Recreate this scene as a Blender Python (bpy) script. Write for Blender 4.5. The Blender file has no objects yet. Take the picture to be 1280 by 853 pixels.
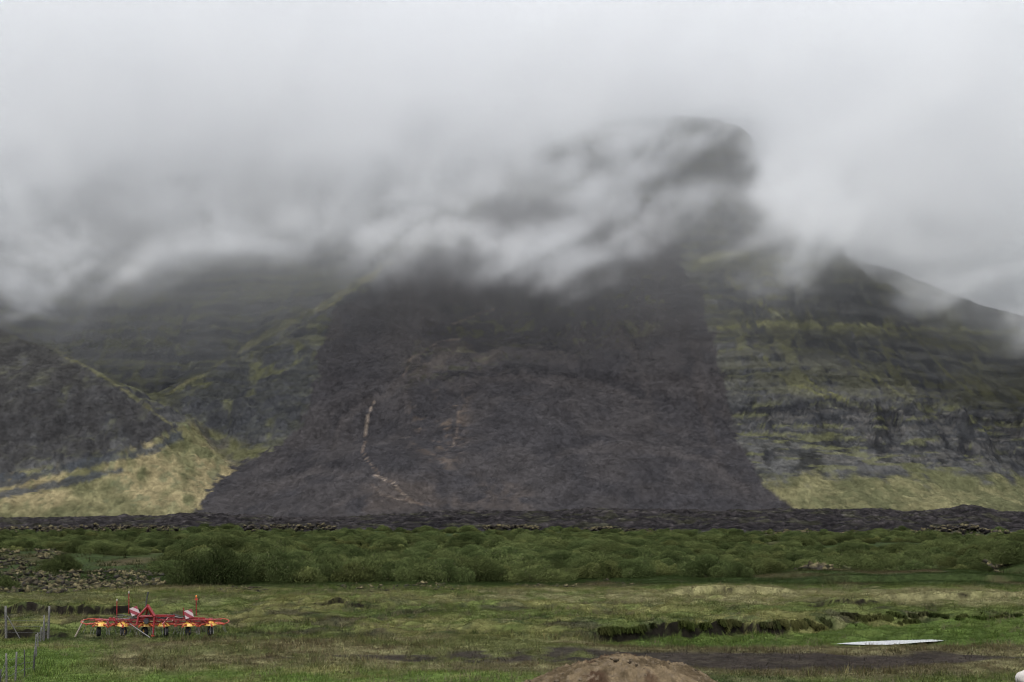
import bpy, bmesh, math, random
import numpy as np
from mathutils import Vector, Matrix

random.seed(7)
RNG = np.random.default_rng(11)
R = math.radians
scene = bpy.context.scene
COL = scene.collection

# ------------------------------------------------------------------ camera
CAM_H = 6.0
FPX = 2489.0                     # focal length in pixels of the 1280 wide photograph (70 mm)
HORIZON = 640.0
PITCH = math.atan((HORIZON - 426.5) / FPX)
cam_data = bpy.data.cameras.new("camera")
cam_data.lens = 70.0
cam_data.sensor_width = 36.0
cam_data.clip_start = 0.5
cam_data.clip_end = 30000.0
cam = bpy.data.objects.new("camera", cam_data)
cam.location = (0, 0, CAM_H)
cam.rotation_euler = (R(90) + PITCH, 0, 0)
COL.objects.link(cam)
scene.camera = cam

# ------------------------------------------------------------------ world, sun, exposure
SUN_ELEV, SUN_AZ = R(66), R(-168)          # behind the camera, to the left
world = bpy.data.worlds.new("World")
scene.world = world
world.use_nodes = True
wn = world.node_tree.nodes
wl = world.node_tree.links
wn.clear()
w_out = wn.new("ShaderNodeOutputWorld")
w_bg = wn.new("ShaderNodeBackground")
w_bg.inputs["Strength"].default_value = 0.15
w_sky = wn.new("ShaderNodeTexSky")
w_sky.sky_type = "NISHITA"
w_sky.sun_disc = False
w_sky.sun_elevation = SUN_ELEV
w_sky.sun_rotation = SUN_AZ
w_sky.air_density = 1.0
w_sky.dust_density = 4.0
w_sky.ozone_density = 1.0
w_hs = wn.new("ShaderNodeHueSaturation")   # an overcast sky: nearly grey
w_hs.inputs["Saturation"].default_value = 0.34
wl.new(w_sky.outputs[0], w_hs.inputs["Color"])
wl.new(w_hs.outputs[0], w_bg.inputs["Color"])
wl.new(w_bg.outputs[0], w_out.inputs["Surface"])

sun_data = bpy.data.lights.new("sun", "SUN")
sun_data.energy = 1.0
sun_data.angle = R(30)
sun_data.color = (1.0, 0.975, 0.94)
sun = bpy.data.objects.new("sun", sun_data)
sd = Vector((math.sin(SUN_AZ) * math.cos(SUN_ELEV), math.cos(SUN_AZ) * math.cos(SUN_ELEV), math.sin(SUN_ELEV)))
sun.rotation_euler = sd.to_track_quat("Z", "Y").to_euler()
sun.location = (-60, -60, 120)
COL.objects.link(sun)

scene.view_settings.view_transform = "Standard"
scene.view_settings.look = "None"
scene.view_settings.exposure = 0.96
scene.view_settings.gamma = 1.0
scene.view_settings.use_curve_mapping = False
cy = scene.cycles
cy.use_denoising = True
cy.denoiser = "OPENIMAGEDENOISE"
cy.denoising_input_passes = "RGB"
cy.max_bounces = 12
cy.diffuse_bounces = 3
cy.glossy_bounces = 2
cy.transparent_max_bounces = 8
cy.volume_bounces = 7
cy.volume_max_steps = 256
cy.volume_step_rate = 1.6
cy.filter_width = 1.15
cy.use_adaptive_sampling = True
cy.adaptive_threshold = 0.01

# ------------------------------------------------------------------ pixel <-> world helpers
CP, SP = math.cos(PITCH), math.sin(PITCH)


def at(u, v, Y):
    """World point at distance Y (along +y) on the line of sight of photo pixel (u, v)."""
    a, b = (u - 640.0), (426.5 - v)
    dx, dy, dz = a, FPX * CP - b * SP, FPX * SP + b * CP
    s = Y / dy
    return Vector((dx * s, Y, CAM_H + dz * s))


def gnd(u, v, z=0.0):
    a, b = (u - 640.0), (426.5 - v)
    dx, dy, dz = a, FPX * CP - b * SP, FPX * SP + b * CP
    s = (z - CAM_H) / dz
    return Vector((dx * s, dy * s, z))


def proj(x, y, z):
    zz = z - CAM_H
    yc = np.maximum(y * CP + zz * SP, 1e-3)
    uc = -y * SP + zz * CP
    return 640.0 + FPX * x / yc, 426.5 - FPX * uc / yc


def smooth(a, b, x):
    t = np.clip((x - a) / (b - a), 0.0, 1.0)
    return t * t * (3 - 2 * t)


# ------------------------------------------------------------------ noise
def _hash(i, j, k, seed):
    h = (i.astype(np.int64) * 374761393 + j.astype(np.int64) * 668265263 + k.astype(np.int64) * 1440662683 + seed * 1274126177)
    h = (h ^ (h >> 13)) * 1274126177
    h &= 0x7FFFFFFF
    h = (h ^ (h >> 16)) & 0xFFFF
    return (h / 65535.0).astype(np.float32)


def vnoise2(x, y, seed=0):
    """value noise, about -1..1"""
    xi, yi = np.floor(x), np.floor(y)
    fx, fy = x - xi, y - yi
    fx = fx * fx * fx * (fx * (fx * 6 - 15) + 10)
    fy = fy * fy * fy * (fy * (fy * 6 - 15) + 10)
    xi, yi = xi.astype(np.int64), yi.astype(np.int64)
    z = np.zeros_like(xi)
    a, b = _hash(xi, yi, z, seed), _hash(xi + 1, yi, z, seed)
    c, d = _hash(xi, yi + 1, z, seed), _hash(xi + 1, yi + 1, z, seed)
    return ((a + (b - a) * fx) * (1 - fy) + (c + (d - c) * fx) * fy) * 2 - 1


def fbm2(x, y, octaves=4, seed=0, gain=0.5, lac=2.03):
    t, amp, tot = 0.0, 1.0, 0.0
    for o in range(octaves):
        t = t + amp * vnoise2(x, y, seed + o * 17)
        tot += amp
        amp *= gain
        x, y = x * lac * 0.92 + y * lac * 0.39 + 3.1, y * lac * 0.92 - x * lac * 0.39 + 7.7
    return t / tot * 1.5


def vnoise3(x, y, z, seed=0):
    xi, yi, zi = np.floor(x), np.floor(y), np.floor(z)
    fx, fy, fz = x - xi, y - yi, z - zi
    fx, fy, fz = (f * f * (3 - 2 * f) for f in (fx, fy, fz))
    xi, yi, zi = xi.astype(np.int64), yi.astype(np.int64), zi.astype(np.int64)
    r = 0.0
    for dz in (0, 1):
        wz = fz if dz else 1 - fz
        for dy in (0, 1):
            wy = fy if dy else 1 - fy
            a, b = _hash(xi, yi + dy, zi + dz, seed), _hash(xi + 1, yi + dy, zi + dz, seed)
            r = r + (a + (b - a) * fx) * (wy * wz)
    return (r * 2 - 1).astype(np.float32)


def fbm3(x, y, z, octaves=3, seed=0, gain=0.55):
    t, amp, tot = 0.0, 1.0, 0.0
    for o in range(octaves):
        t = t + amp * vnoise3(x, y, z, seed + o * 31)
        tot += amp
        amp *= gain
        x, y, z = x * 1.9 + z * 0.5 + 5.3, y * 2.1 + 1.7, z * 1.9 - x * 0.5 + 9.1
    return t / tot * 1.5


def in_poly(u, v, poly):
    inside = np.zeros(u.shape, bool)
    n = len(poly)
    for i in range(n):
        x0, y0 = poly[i]
        x1, y1 = poly[(i + 1) % n]
        if y0 == y1:
            continue
        c = ((y0 > v) != (y1 > v)) & (u < (x1 - x0) * (v - y0) / (y1 - y0) + x0)
        inside ^= c
    return inside


def dist_poly(u, v, line, closed=False):
    d = np.full(u.shape, 1e9)
    pts = list(line) + ([line[0]] if closed else [])
    for (x0, y0), (x1, y1) in zip(pts[:-1], pts[1:]):
        ex, ey = x1 - x0, y1 - y0
        t = np.clip(((u - x0) * ex + (v - y0) * ey) / (ex * ex + ey * ey), 0, 1)
        d = np.minimum(d, np.hypot(u - x0 - t * ex, v - y0 - t * ey))
    return d


def soft_poly(u, v, poly, w):
    d = dist_poly(u, v, poly, True)
    s = np.where(in_poly(u, v, poly), d, -d)
    return smooth(-w, w, s)


def mixc(a, b, t):
    a = np.asarray(a, float)
    b = np.asarray(b, float)
    return a * (1 - t[..., None]) + b * t[..., None]


# ------------------------------------------------------------------ object helpers
def tag(o, label=None, cat=None, group=None, kind=None):
    if label: o["label"] = label
    if cat: o["category"] = cat
    if group: o["group"] = group
    if kind: o["kind"] = kind
    return o


def link(o, parent=None):
    COL.objects.link(o)
    if parent is not None:
        o.parent = parent
    return o


def np_mesh(name, verts, faces, mats=(), cols=None, smooth_shade=True, mat_index=None):
    """mesh from numpy arrays; faces is an (n, k) array; cols is per vertex rgb"""
    me = bpy.data.meshes.new(name)
    nv, nf, k = len(verts), len(faces), faces.shape[1]
    me.vertices.add(nv)
    me.vertices.foreach_set("co", np.asarray(verts, np.float32).ravel())
    me.loops.add(nf * k)
    me.loops.foreach_set("vertex_index", np.asarray(faces, np.int32).ravel())
    me.polygons.add(nf)
    me.polygons.foreach_set("loop_start", np.arange(0, nf * k, k, dtype=np.int32))
    me.polygons.foreach_set("loop_total", np.full(nf, k, np.int32))
    if mat_index is not None:
        me.polygons.foreach_set("material_index", np.asarray(mat_index, np.int32))
    for m in mats:
        me.materials.append(m)
    me.update(calc_edges=True)
    if smooth_shade:
        me.polygons.foreach_set("use_smooth", np.ones(nf, bool))
    if cols is not None:
        a = me.color_attributes.new("tint", "FLOAT_COLOR", "POINT")
        rgba = np.ones((nv, 4), np.float32)
        rgba[:, :3] = cols
        a.data.foreach_set("color", rgba.ravel())
    return me


def grid_faces(nx, ny):
    i = np.arange(nx - 1)[None, :]
    j = np.arange(ny - 1)[:, None]
    a = (j * nx + i).ravel()
    return np.stack([a, a + 1, a + nx + 1, a + nx], 1)


class MB:
    """collects tubes, boxes and lathes; build() links them as ONE mesh object"""
    def __init__(self):
        self.v, self.f = [], []

    def _add(self, vs, fs):
        b = len(self.v)
        self.v += [tuple(p) for p in vs]
        self.f += [tuple(i + b for i in f) for f in fs]

    def tube(self, pts, r, n=8, cap=True):
        pts = [Vector(p) for p in pts]
        rs = r if isinstance(r, (list, tuple)) else [r] * len(pts)
        vs, fs = [], []
        ref = None
        for i, p in enumerate(pts):
            d = (pts[min(i + 1, len(pts) - 1)] - pts[max(i - 1, 0)]).normalized()
            if ref is None:
                ref = d.orthogonal().normalized()
            ref = (ref - d * ref.dot(d))
            ref = ref.normalized() if ref.length > 1e-6 else d.orthogonal().normalized()
            bi = d.cross(ref)
            for k in range(n):
                a = 2 * math.pi * k / n
                vs.append(p + (ref * math.cos(a) + bi * math.sin(a)) * rs[i])
        for i in range(len(pts) - 1):
            for k in range(n):
                fs.append((i * n + k, i * n + (k + 1) % n, (i + 1) * n + (k + 1) % n, (i + 1) * n + k))
        if cap:
            fs.append(tuple(range(n))[::-1])
            fs.append(tuple((len(pts) - 1) * n + k for k in range(n)))
        self._add(vs, fs)
        return self

    def box(self, c, s, rot=None, bevel=0.0):
        hx, hy, hz = s[0] / 2, s[1] / 2, s[2] / 2
        if bevel <= 0:
            vs = [Vector((x, y, z)) for x in (-hx, hx) for y in (-hy, hy) for z in (-hz, hz)]
            fs = [(0, 1, 3, 2), (4, 6, 7, 5), (0, 4, 5, 1), (2, 3, 7, 6), (0, 2, 6, 4), (1, 5, 7, 3)]
        else:
            bm = bmesh.new()
            bmesh.ops.create_cube(bm, size=1)
            for v in bm.verts:
                v.co = Vector((v.co.x * s[0], v.co.y * s[1], v.co.z * s[2]))
            bmesh.ops.bevel(bm, geom=bm.edges[:], offset=bevel, segments=2, affect="EDGES")
            bm.verts.index_update()
            vs = [v.co.copy() for v in bm.verts]
            fs = [tuple(v.index for v in f.verts) for f in bm.faces]
            bm.free()
        M = rot.to_matrix() if rot is not None else Matrix.Identity(3)
        self._add([M @ v + Vector(c) for v in vs], fs)
        return self

    def lathe(self, prof, c=(0, 0, 0), axis="Z", n=20):
        vs, fs = [], []
        for (r, h) in prof:
            for k in range(n):
                a = 2 * math.pi * k / n
                p = (r * math.cos(a), r * math.sin(a), h)
                if axis == "X": p = (h, p[0], p[1])
                if axis == "Y": p = (p[0], h, p[1])
                vs.append(Vector(p) + Vector(c))
        for i in range(len(prof) - 1):
            for k in range(n):
                fs.append((i * n + k, i * n + (k + 1) % n, (i + 1) * n + (k + 1) % n, (i + 1) * n + k))
        self._add(vs, fs)
        return self

    def prism(self, poly, y0, y1):
        """polygon in x,z extruded from y0 to y1"""
        n = len(poly)
        vs = [(x, y0, z) for x, z in poly] + [(x, y1, z) for x, z in poly]
        fs = [tuple(range(n)), tuple(range(2 * n - 1, n - 1, -1))]
        for k in range(n):
            fs.append((k, n + k, n + (k + 1) % n, (k + 1) % n))
        self._add(vs, fs)
        return self

    def mesh(self, name, mat, smooth_shade=False, mat2=None, from_face=0):
        me = bpy.data.meshes.new(name)
        me.from_pydata(self.v, [], self.f)
        me.materials.append(mat)
        if mat2 is not None:
            me.materials.append(mat2)
            for i in range(from_face, len(self.f)): me.polygons[i].material_index = 1
        bm = bmesh.new()
        bm.from_mesh(me)
        bmesh.ops.recalc_face_normals(bm, faces=bm.faces[:])
        bm.to_mesh(me)
        bm.free()
        if smooth_shade:
            for p in me.polygons: p.use_smooth = True
        return me

    def build(self, name, mat, parent=None, smooth_shade=False):
        return link(bpy.data.objects.new(name, self.mesh(name, mat, smooth_shade)), parent)


# ------------------------------------------------------------------ materials
def new_mat(name):
    m = bpy.data.materials.new(name)
    m.use_nodes = True
    nt = m.node_tree
    b = nt.nodes["Principled BSDF"]
    return m, nt, b


def plain(name, col, rough=0.5, metal=0.0, vary=0.25, scale=30.0, bump=0.0):
    m, nt, b = new_mat(name)
    N, L = nt.nodes, nt.links
    tc = N.new("ShaderNodeTexCoord")
    no = N.new("ShaderNodeTexNoise")
    no.inputs["Scale"].default_value = scale
    no.inputs["Detail"].default_value = 5
    L.new(tc.outputs["Object"], no.inputs["Vector"])
    ra = N.new("ShaderNodeValToRGB")
    ra.color_ramp.elements[0].position, ra.color_ramp.elements[1].position = 0.3, 0.7
    ra.color_ramp.elements[0].color = (*[c * (1 - vary) for c in col], 1)
    ra.color_ramp.elements[1].color = (*[min(1, c * (1 + vary)) for c in col], 1)
    L.new(no.outputs["Fac"], ra.inputs["Fac"])
    L.new(ra.outputs["Color"], b.inputs["Base Color"])
    b.inputs["Roughness"].default_value = rough
    b.inputs["Metallic"].default_value = metal
    if bump:
        bp = N.new("ShaderNodeBump")
        bp.inputs["Strength"].default_value = bump
        bp.inputs["Distance"].default_value = 0.02
        L.new(no.outputs["Fac"], bp.inputs["Height"])
        L.new(bp.outputs["Normal"], b.inputs["Normal"])
    return m


def tinted(name, scales, amount=0.5, bump=None, rough=0.95, gain=1.0, lo=0.28, hi=0.72, detail=6, cells=()):
    """vertex tint x layered world-space noise; bump = (scale, distance, strength)"""
    m, nt, b = new_mat(name)
    N, L = nt.nodes, nt.links
    at_ = N.new("ShaderNodeAttribute")
    at_.attribute_name = "tint"
    geo = N.new("ShaderNodeNewGeometry")
    prev = None
    for (s, sq) in scales:
        mp = N.new("ShaderNodeMapping")
        mp.inputs["Scale"].default_value = (s, s * sq[0], s * sq[1])
        L.new(geo.outputs["Position"], mp.inputs["Vector"])
        no = N.new("ShaderNodeTexNoise")
        no.inputs["Scale"].default_value = 1.0
        no.inputs["Detail"].default_value = detail
        no.inputs["Roughness"].default_value = 0.65
        L.new(mp.outputs[0], no.inputs["Vector"])
        mr = N.new("ShaderNodeMapRange")
        mr.inputs["From Min"].default_value, mr.inputs["From Max"].default_value = lo, hi
        mr.inputs["To Min"].default_value, mr.inputs["To Max"].default_value = (1 - amount) * gain, (1 + amount) * gain
        gain = 1.0
        L.new(no.outputs["Fac"], mr.inputs["Value"])
        if prev is None:
            prev = mr.outputs[0]
        else:
            mu = N.new("ShaderNodeMath")
            mu.operation = "MULTIPLY"
            L.new(prev, mu.inputs[0])
            L.new(mr.outputs[0], mu.inputs[1])
            prev = mu.outputs[0]
    for (s, c_amt) in cells:                     # stones: each cell of a broken-up pattern has its own tone
        vo = N.new("ShaderNodeTexVoronoi")
        vo.inputs["Scale"].default_value = s
        mp = N.new("ShaderNodeMapping")
        mp.inputs["Scale"].default_value = (1, 0.45, 1)
        L.new(geo.outputs["Position"], mp.inputs["Vector"])
        L.new(mp.outputs[0], vo.inputs["Vector"])
        sx = N.new("ShaderNodeSeparateColor")
        L.new(vo.outputs["Color"], sx.inputs[0])
        mr = N.new("ShaderNodeMapRange")
        mr.inputs["To Min"].default_value, mr.inputs["To Max"].default_value = 1 - c_amt, 1 + c_amt
        L.new(sx.outputs[0], mr.inputs["Value"])
        mu = N.new("ShaderNodeMath")
        mu.operation = "MULTIPLY"
        L.new(prev, mu.inputs[0])
        L.new(mr.outputs[0], mu.inputs[1])
        prev = mu.outputs[0]
    vm = N.new("ShaderNodeVectorMath")
    vm.operation = "SCALE"
    L.new(at_.outputs["Color"], vm.inputs[0])
    L.new(prev, vm.inputs["Scale"])
    L.new(vm.outputs[0], b.inputs["Base Color"])
    b.inputs["Roughness"].default_value = rough
    b.inputs["Specular IOR Level"].default_value = 0.03
    if bump:
        no = N.new("ShaderNodeTexNoise")
        no.inputs["Scale"].default_value = bump[0]
        no.inputs["Detail"].default_value = 8
        no.inputs["Roughness"].default_value = 0.7
        L.new(geo.outputs["Position"], no.inputs["Vector"])
        bp = N.new("ShaderNodeBump")
        bp.inputs["Strength"].default_value = bump[2]
        bp.inputs["Distance"].default_value = bump[1]
        L.new(no.outputs["Fac"], bp.inputs["Height"])
        L.new(bp.outputs["Normal"], b.inputs["Normal"])
    return m


def leafy(name, trans=0.3):
    m, nt, b = new_mat(name)
    N, L = nt.nodes, nt.links
    at_ = N.new("ShaderNodeAttribute")
    at_.attribute_name = "tint"
    oi = N.new("ShaderNodeObjectInfo")
    mr = N.new("ShaderNodeMapRange")
    mr.inputs["To Min"].default_value, mr.inputs["To Max"].default_value = 0.66, 1.4
    L.new(oi.outputs["Random"], mr.inputs["Value"])
    vm = N.new("ShaderNodeVectorMath")
    vm.operation = "SCALE"
    L.new(at_.outputs["Color"], vm.inputs[0])
    L.new(mr.outputs[0], vm.inputs["Scale"])
    df = N.new("ShaderNodeBsdfDiffuse")
    tr = N.new("ShaderNodeBsdfTranslucent")
    mx = N.new("ShaderNodeMixShader")
    mx.inputs[0].default_value = trans
    L.new(vm.outputs[0], df.inputs[0])
    L.new(vm.outputs[0], tr.inputs[0])
    L.new(df.outputs[0], mx.inputs[1])
    L.new(tr.outputs[0], mx.inputs[2])
    L.new(mx.outputs[0], N["Material Output"].inputs["Surface"])
    return m


M_MOUNTAIN = tinted("mountain_rock", [(0.05, (0.5, 1)), (0.24, (0.42, 1.0))], 0.15, (0.10, 3.0, 0.6), lo=0.36, hi=0.64, detail=2, cells=((0.20, 0.10), (0.38, 0.18)))
M_DEBRIS = tinted("debris_blocks", [(0.2, (0.5, 1)), (0.6, (0.5, 1))], 0.6, (0.4, 2.0, 1.0), detail=3, cells=((0.45, 0.4), (0.9, 0.3)))
M_GROUND = tinted("meadow_soil", [(0.5, (0.5, 1)), (2.5, (0.6, 1))], 0.5, (6.0, 0.06, 0.8))
M_ROCK = tinted("mossy_lava", [(1.2, (1, 1)), (6.0, (1, 1))], 0.4, (5.0, 0.08, 0.8))
M_GRASS = leafy("grass_blades", 0.3)
M_LEAF = leafy("bush_leaves", 0.15)

# ================================================================== THE SETTING
# ------------------------------------------------------------------ mountain
def ridge(pts):
    return [at(u, v, Y) for (u, v, Y) in pts]


CREST = ridge([(-420, 300, 3400), (-150, 250, 3350), (150, 205, 3300), (400, 185, 3250), (600, 205, 3120), (690, 175, 2960),
               (770, 151, 2920), (850, 141, 2900), (905, 150, 2890), (948, 182, 2885)])
SHOULDER = ridge([(940, 290, 2890), (1000, 303, 2870), (1035, 316, 2860), (1070, 327, 2850), (1140, 351, 2800),
                  (1230, 386, 2750), (1290, 404, 2700), (1420, 440, 2650), (1600, 480, 2600)])
SPUR_A = ridge([(660, 265, 2780), (570, 310, 2560), (490, 328, 2400), (400, 385, 2310), (310, 432, 2250), (250, 468, 2200), (205, 494, 2170)])
SPUR_B = ridge([(-500, 330, 2700), (-250, 345, 2450), (-90, 372, 2240), (0, 400, 2140), (60, 430, 2110), (130, 470, 2070), (180, 505, 2050), (222, 540, 2030)])
SLIDE = ridge([(720, 250, 2850), (690, 395, 2450), (665, 510, 2200), (640, 590, 2030), (610, 632, 1880)])
SLIDE2 = ridge([(800, 270, 2850), (800, 420, 2420), (820, 540, 2150), (850, 615, 1960), (880, 640, 1850)])
SLIDE3 = ridge([(540, 330, 2600), (450, 430, 2300), (420, 540, 2080), (360, 610, 1930), (330, 642, 1830)])
FANTIP = ridge([(238, 525, 2150), (250, 540, 2120)])
RFLANK = ridge([(965, 352, 2690), (985, 430, 2440), (985, 520, 2200), (975, 600, 2040)])

RFLANK2 = ridge([(1122, 385, 2650), (1130, 435, 2480), (1130, 520, 2230), (1120, 597, 2040)])
RFLANK3 = ridge([(1280, 405, 2690), (1295, 470, 2450), (1305, 540, 2230), (1305, 602, 2060)])
RFLANK4 = ridge([(1440, 450, 2640), (1460, 510, 2430), (1470, 570, 2230), (1470, 610, 2080)])


def sweep(x, y, pts, k):
    """height of a ridge line whose flanks fall away at slope k"""
    best = np.full(x.shape, -1e9)
    for a, b in zip(pts[:-1], pts[1:]):
        ex, ey = b.x - a.x, b.y - a.y
        t = np.clip(((x - a.x) * ex + (y - a.y) * ey) / (ex * ex + ey * ey), 0, 1)
        d = np.hypot(x - a.x - t * ex, y - a.y - t * ey)
        best = np.maximum(best, a.z + (b.z - a.z) * t - k * d)
    return best


def smax(a, b, s):
    return 0.5 * (a + b + np.sqrt((a - b) ** 2 + s * s))


SLIDE_POLY = [(600, 250), (585, 300), (535, 318), (490, 330), (455, 365), (412, 400), (400, 440), (393, 485), (372, 535), (335, 560),
              (296, 583), (262, 612), (240, 655), (1020, 655), (1000, 636), (958, 605), (932, 572), (916, 530), (905, 465), (884, 395), (850, 325), (838, 250)]
FAN_POLY = [(240, 526), (272, 545), (330, 562), (345, 566), (300, 590), (262, 612), (240, 660), (-120, 660), (-120, 600), (0, 596), (70, 585), (140, 575), (200, 548)]

# relief of the layered flanks: smooth height -> cliff bands and ledges
LAYER_IN = np.array([-50, 0, 38, 44, 120, 130, 205, 222, 300, 318, 420, 700.0])
LAYER_OUT = np.array([-50, 0, 26, 40, 132, 138, 200, 213, 305, 316, 420, 700.0])


_br = np.random.default_rng(77)
BEDS_IN, BEDS_OUT = [-60.0], [-60.0]
_h = -20.0
while _h < 720:                                     # beds of uneven thickness: a ledge, then a small cliff
    t = _br.uniform(6, 24)
    led = _br.uniform(0.55, 0.82)
    rise = _br.uniform(0.12, 0.4)
    BEDS_IN += [_h, _h + t * led]
    BEDS_OUT += [_h, _h + t * rise]
    _h += t


def mountain_height(x, y):
    wx = x + 34 * fbm2(x / 150, y / 210, 4, 1)
    wy = y + 34 * fbm2(x / 150, y / 210, 4, 5)
    xs = CREST[-1].x - 20
    crest = sweep(wx + 1.5 * np.maximum(wx - xs, 0), y + 0.5 * (wy - y), CREST, 0.62)
    crest = smax(crest, sweep(x + 0.3 * (wx - x), y + 0.3 * (wy - y), SHOULDER, 0.62), 12)
    u0, v0 = proj(x, y, np.maximum(crest, 0))
    # gullies run down the face
    gul = 1 - np.abs(fbm2(x / 62, y / 420, 3, 9))
    gul2 = 1 - np.abs(fbm2(x / 24, y / 170, 3, 21))
    depth = np.clip((2960 - y) / 350, 0, 1) * np.clip(crest / 60, 0, 1)
    crest = crest - depth * (13 * gul ** 2 + 4.5 * gul2 ** 2) + 8 * depth
    spa = sweep(x + 0.35 * (wx - x), y + 0.35 * (wy - y), SPUR_A, 0.66)
    spb = sweep(x + 0.35 * (wx - x), y + 0.35 * (wy - y), SPUR_B, 0.62)
    g3 = 3.2 * (1 - np.abs(fbm2(x / 26, y / 150, 3, 33))) ** 2
    spa, spb = spa - g3, spb - g3
    sl = np.maximum(sweep(wx, wy, SLIDE, 0.36), sweep(wx, wy, SLIDE2, 0.40))
    sl = np.maximum(sl, sweep(wx, wy, SLIDE3, 0.46))
    sl = sl + 4.0 * fbm2(x / 60, y / 45, 4, 41) + 1.6 * fbm2(x / 14, y / 12, 3, 43)
    rf = np.maximum(np.maximum(sweep(wx, wy, RFLANK, 0.50), sweep(wx, wy, RFLANK2, 0.50)), np.maximum(sweep(wx, wy, RFLANK3, 0.50), sweep(wx, wy, RFLANK4, 0.50))) - 6 * gul2
    fan = sweep(x, y, FANTIP, 0.355) + 1.5 * fbm2(x / 40, y / 60, 4, 51)
    h = smax(crest, spa, 10)
    h = smax(h, spb, 8)
    h = smax(h, rf, 25)
    # layers on the flanks that the slide did not bury
    wob = 10 * fbm2(x / 160, y / 300, 3, 61) + 3 * fbm2(x / 35, y / 90, 3, 63)
    lay = np.interp(h + wob, LAYER_IN, LAYER_OUT) - wob
    lay = lay + 0.62 * (1 - 0.75 * smooth(-300, -380, x) * smooth(2260, 2160, y)) * (np.interp(h + 1.3 * wob, BEDS_IN, BEDS_OUT) - (h + 1.3 * wob)) * (0.35 + 0.65 * smooth(-0.5, 0.5, fbm2(x / 120, y / 200, 2, 65)))
    m = smooth(18, 45, h)
    h = h * (1 - m) + lay * m
    # rugged buttresses in the lower cliff band
    band = smooth(36, 55, h) * (1 - smooth(118, 140, h))
    h = h + band * (8.0 * fbm2(x / 24, y / 40, 4, 71) + 4.5 * np.abs(fbm2(x / 9, y / 16, 3, 73)))
    ms = smooth(2620, 2710, y) * smooth(345, 410, x)          # the right shoulder keeps a smooth skyline
    h = h * (1 - ms) + ms * (sweep(x, y, SHOULDER, 0.62) + 5 + 2.5 * fbm2(x / 45, y / 60, 3, 67))
    h = smax(h, sl, 9)
    h = smax(h, fan, 4)
    h = h + 0.9 * fbm2(x / 9, y / 9, 3, 81) * smooth(2, 20, h)
    h = smax(h, np.full_like(h, -6.0), 12) - 1.0
    return h


def axis(parts):
    out = []
    for a, b, s in parts:
        out += list(np.arange(a, b, s))
    return np.array(out + [parts[-1][1]], float)


mx = axis([(-1500, -820, 14), (-820, 820, 2.6), (820, 1500, 14)])
my = axis([(1560, 1750, 6), (1750, 2560, 2.9), (2560, 3000, 4.0), (3000, 3700, 16)])
MX, MY = np.meshgrid(mx, my)
MZ = mountain_height(MX, MY)


def mountain_z(x, y):
    """bilinear lookup in the built height field"""
    i = np.clip(np.searchsorted(mx, x) - 1, 0, len(mx) - 2)
    j = np.clip(np.searchsorted(my, y) - 1, 0, len(my) - 2)
    fx = np.clip((x - mx[i]) / (mx[i + 1] - mx[i]), 0, 1)
    fy = np.clip((y - my[j]) / (my[j + 1] - my[j]), 0, 1)
    return (MZ[j, i] * (1 - fx) + MZ[j, i + 1] * fx) * (1 - fy) + (MZ[j + 1, i] * (1 - fx) + MZ[j + 1, i + 1] * fx) * fy


ROCK = (0.022, 0.0232, 0.0255)
ROCK2 = (0.047, 0.0475, 0.0475)
MOSS = (0.054, 0.056, 0.029)
PALEGRASS = (0.092, 0.087, 0.046)
STRAW = (0.135, 0.115, 0.064)
SLIDEC = (0.0232, 0.0222, 0.0238)
SLIDEB = (0.0282, 0.0264, 0.0272)


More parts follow.
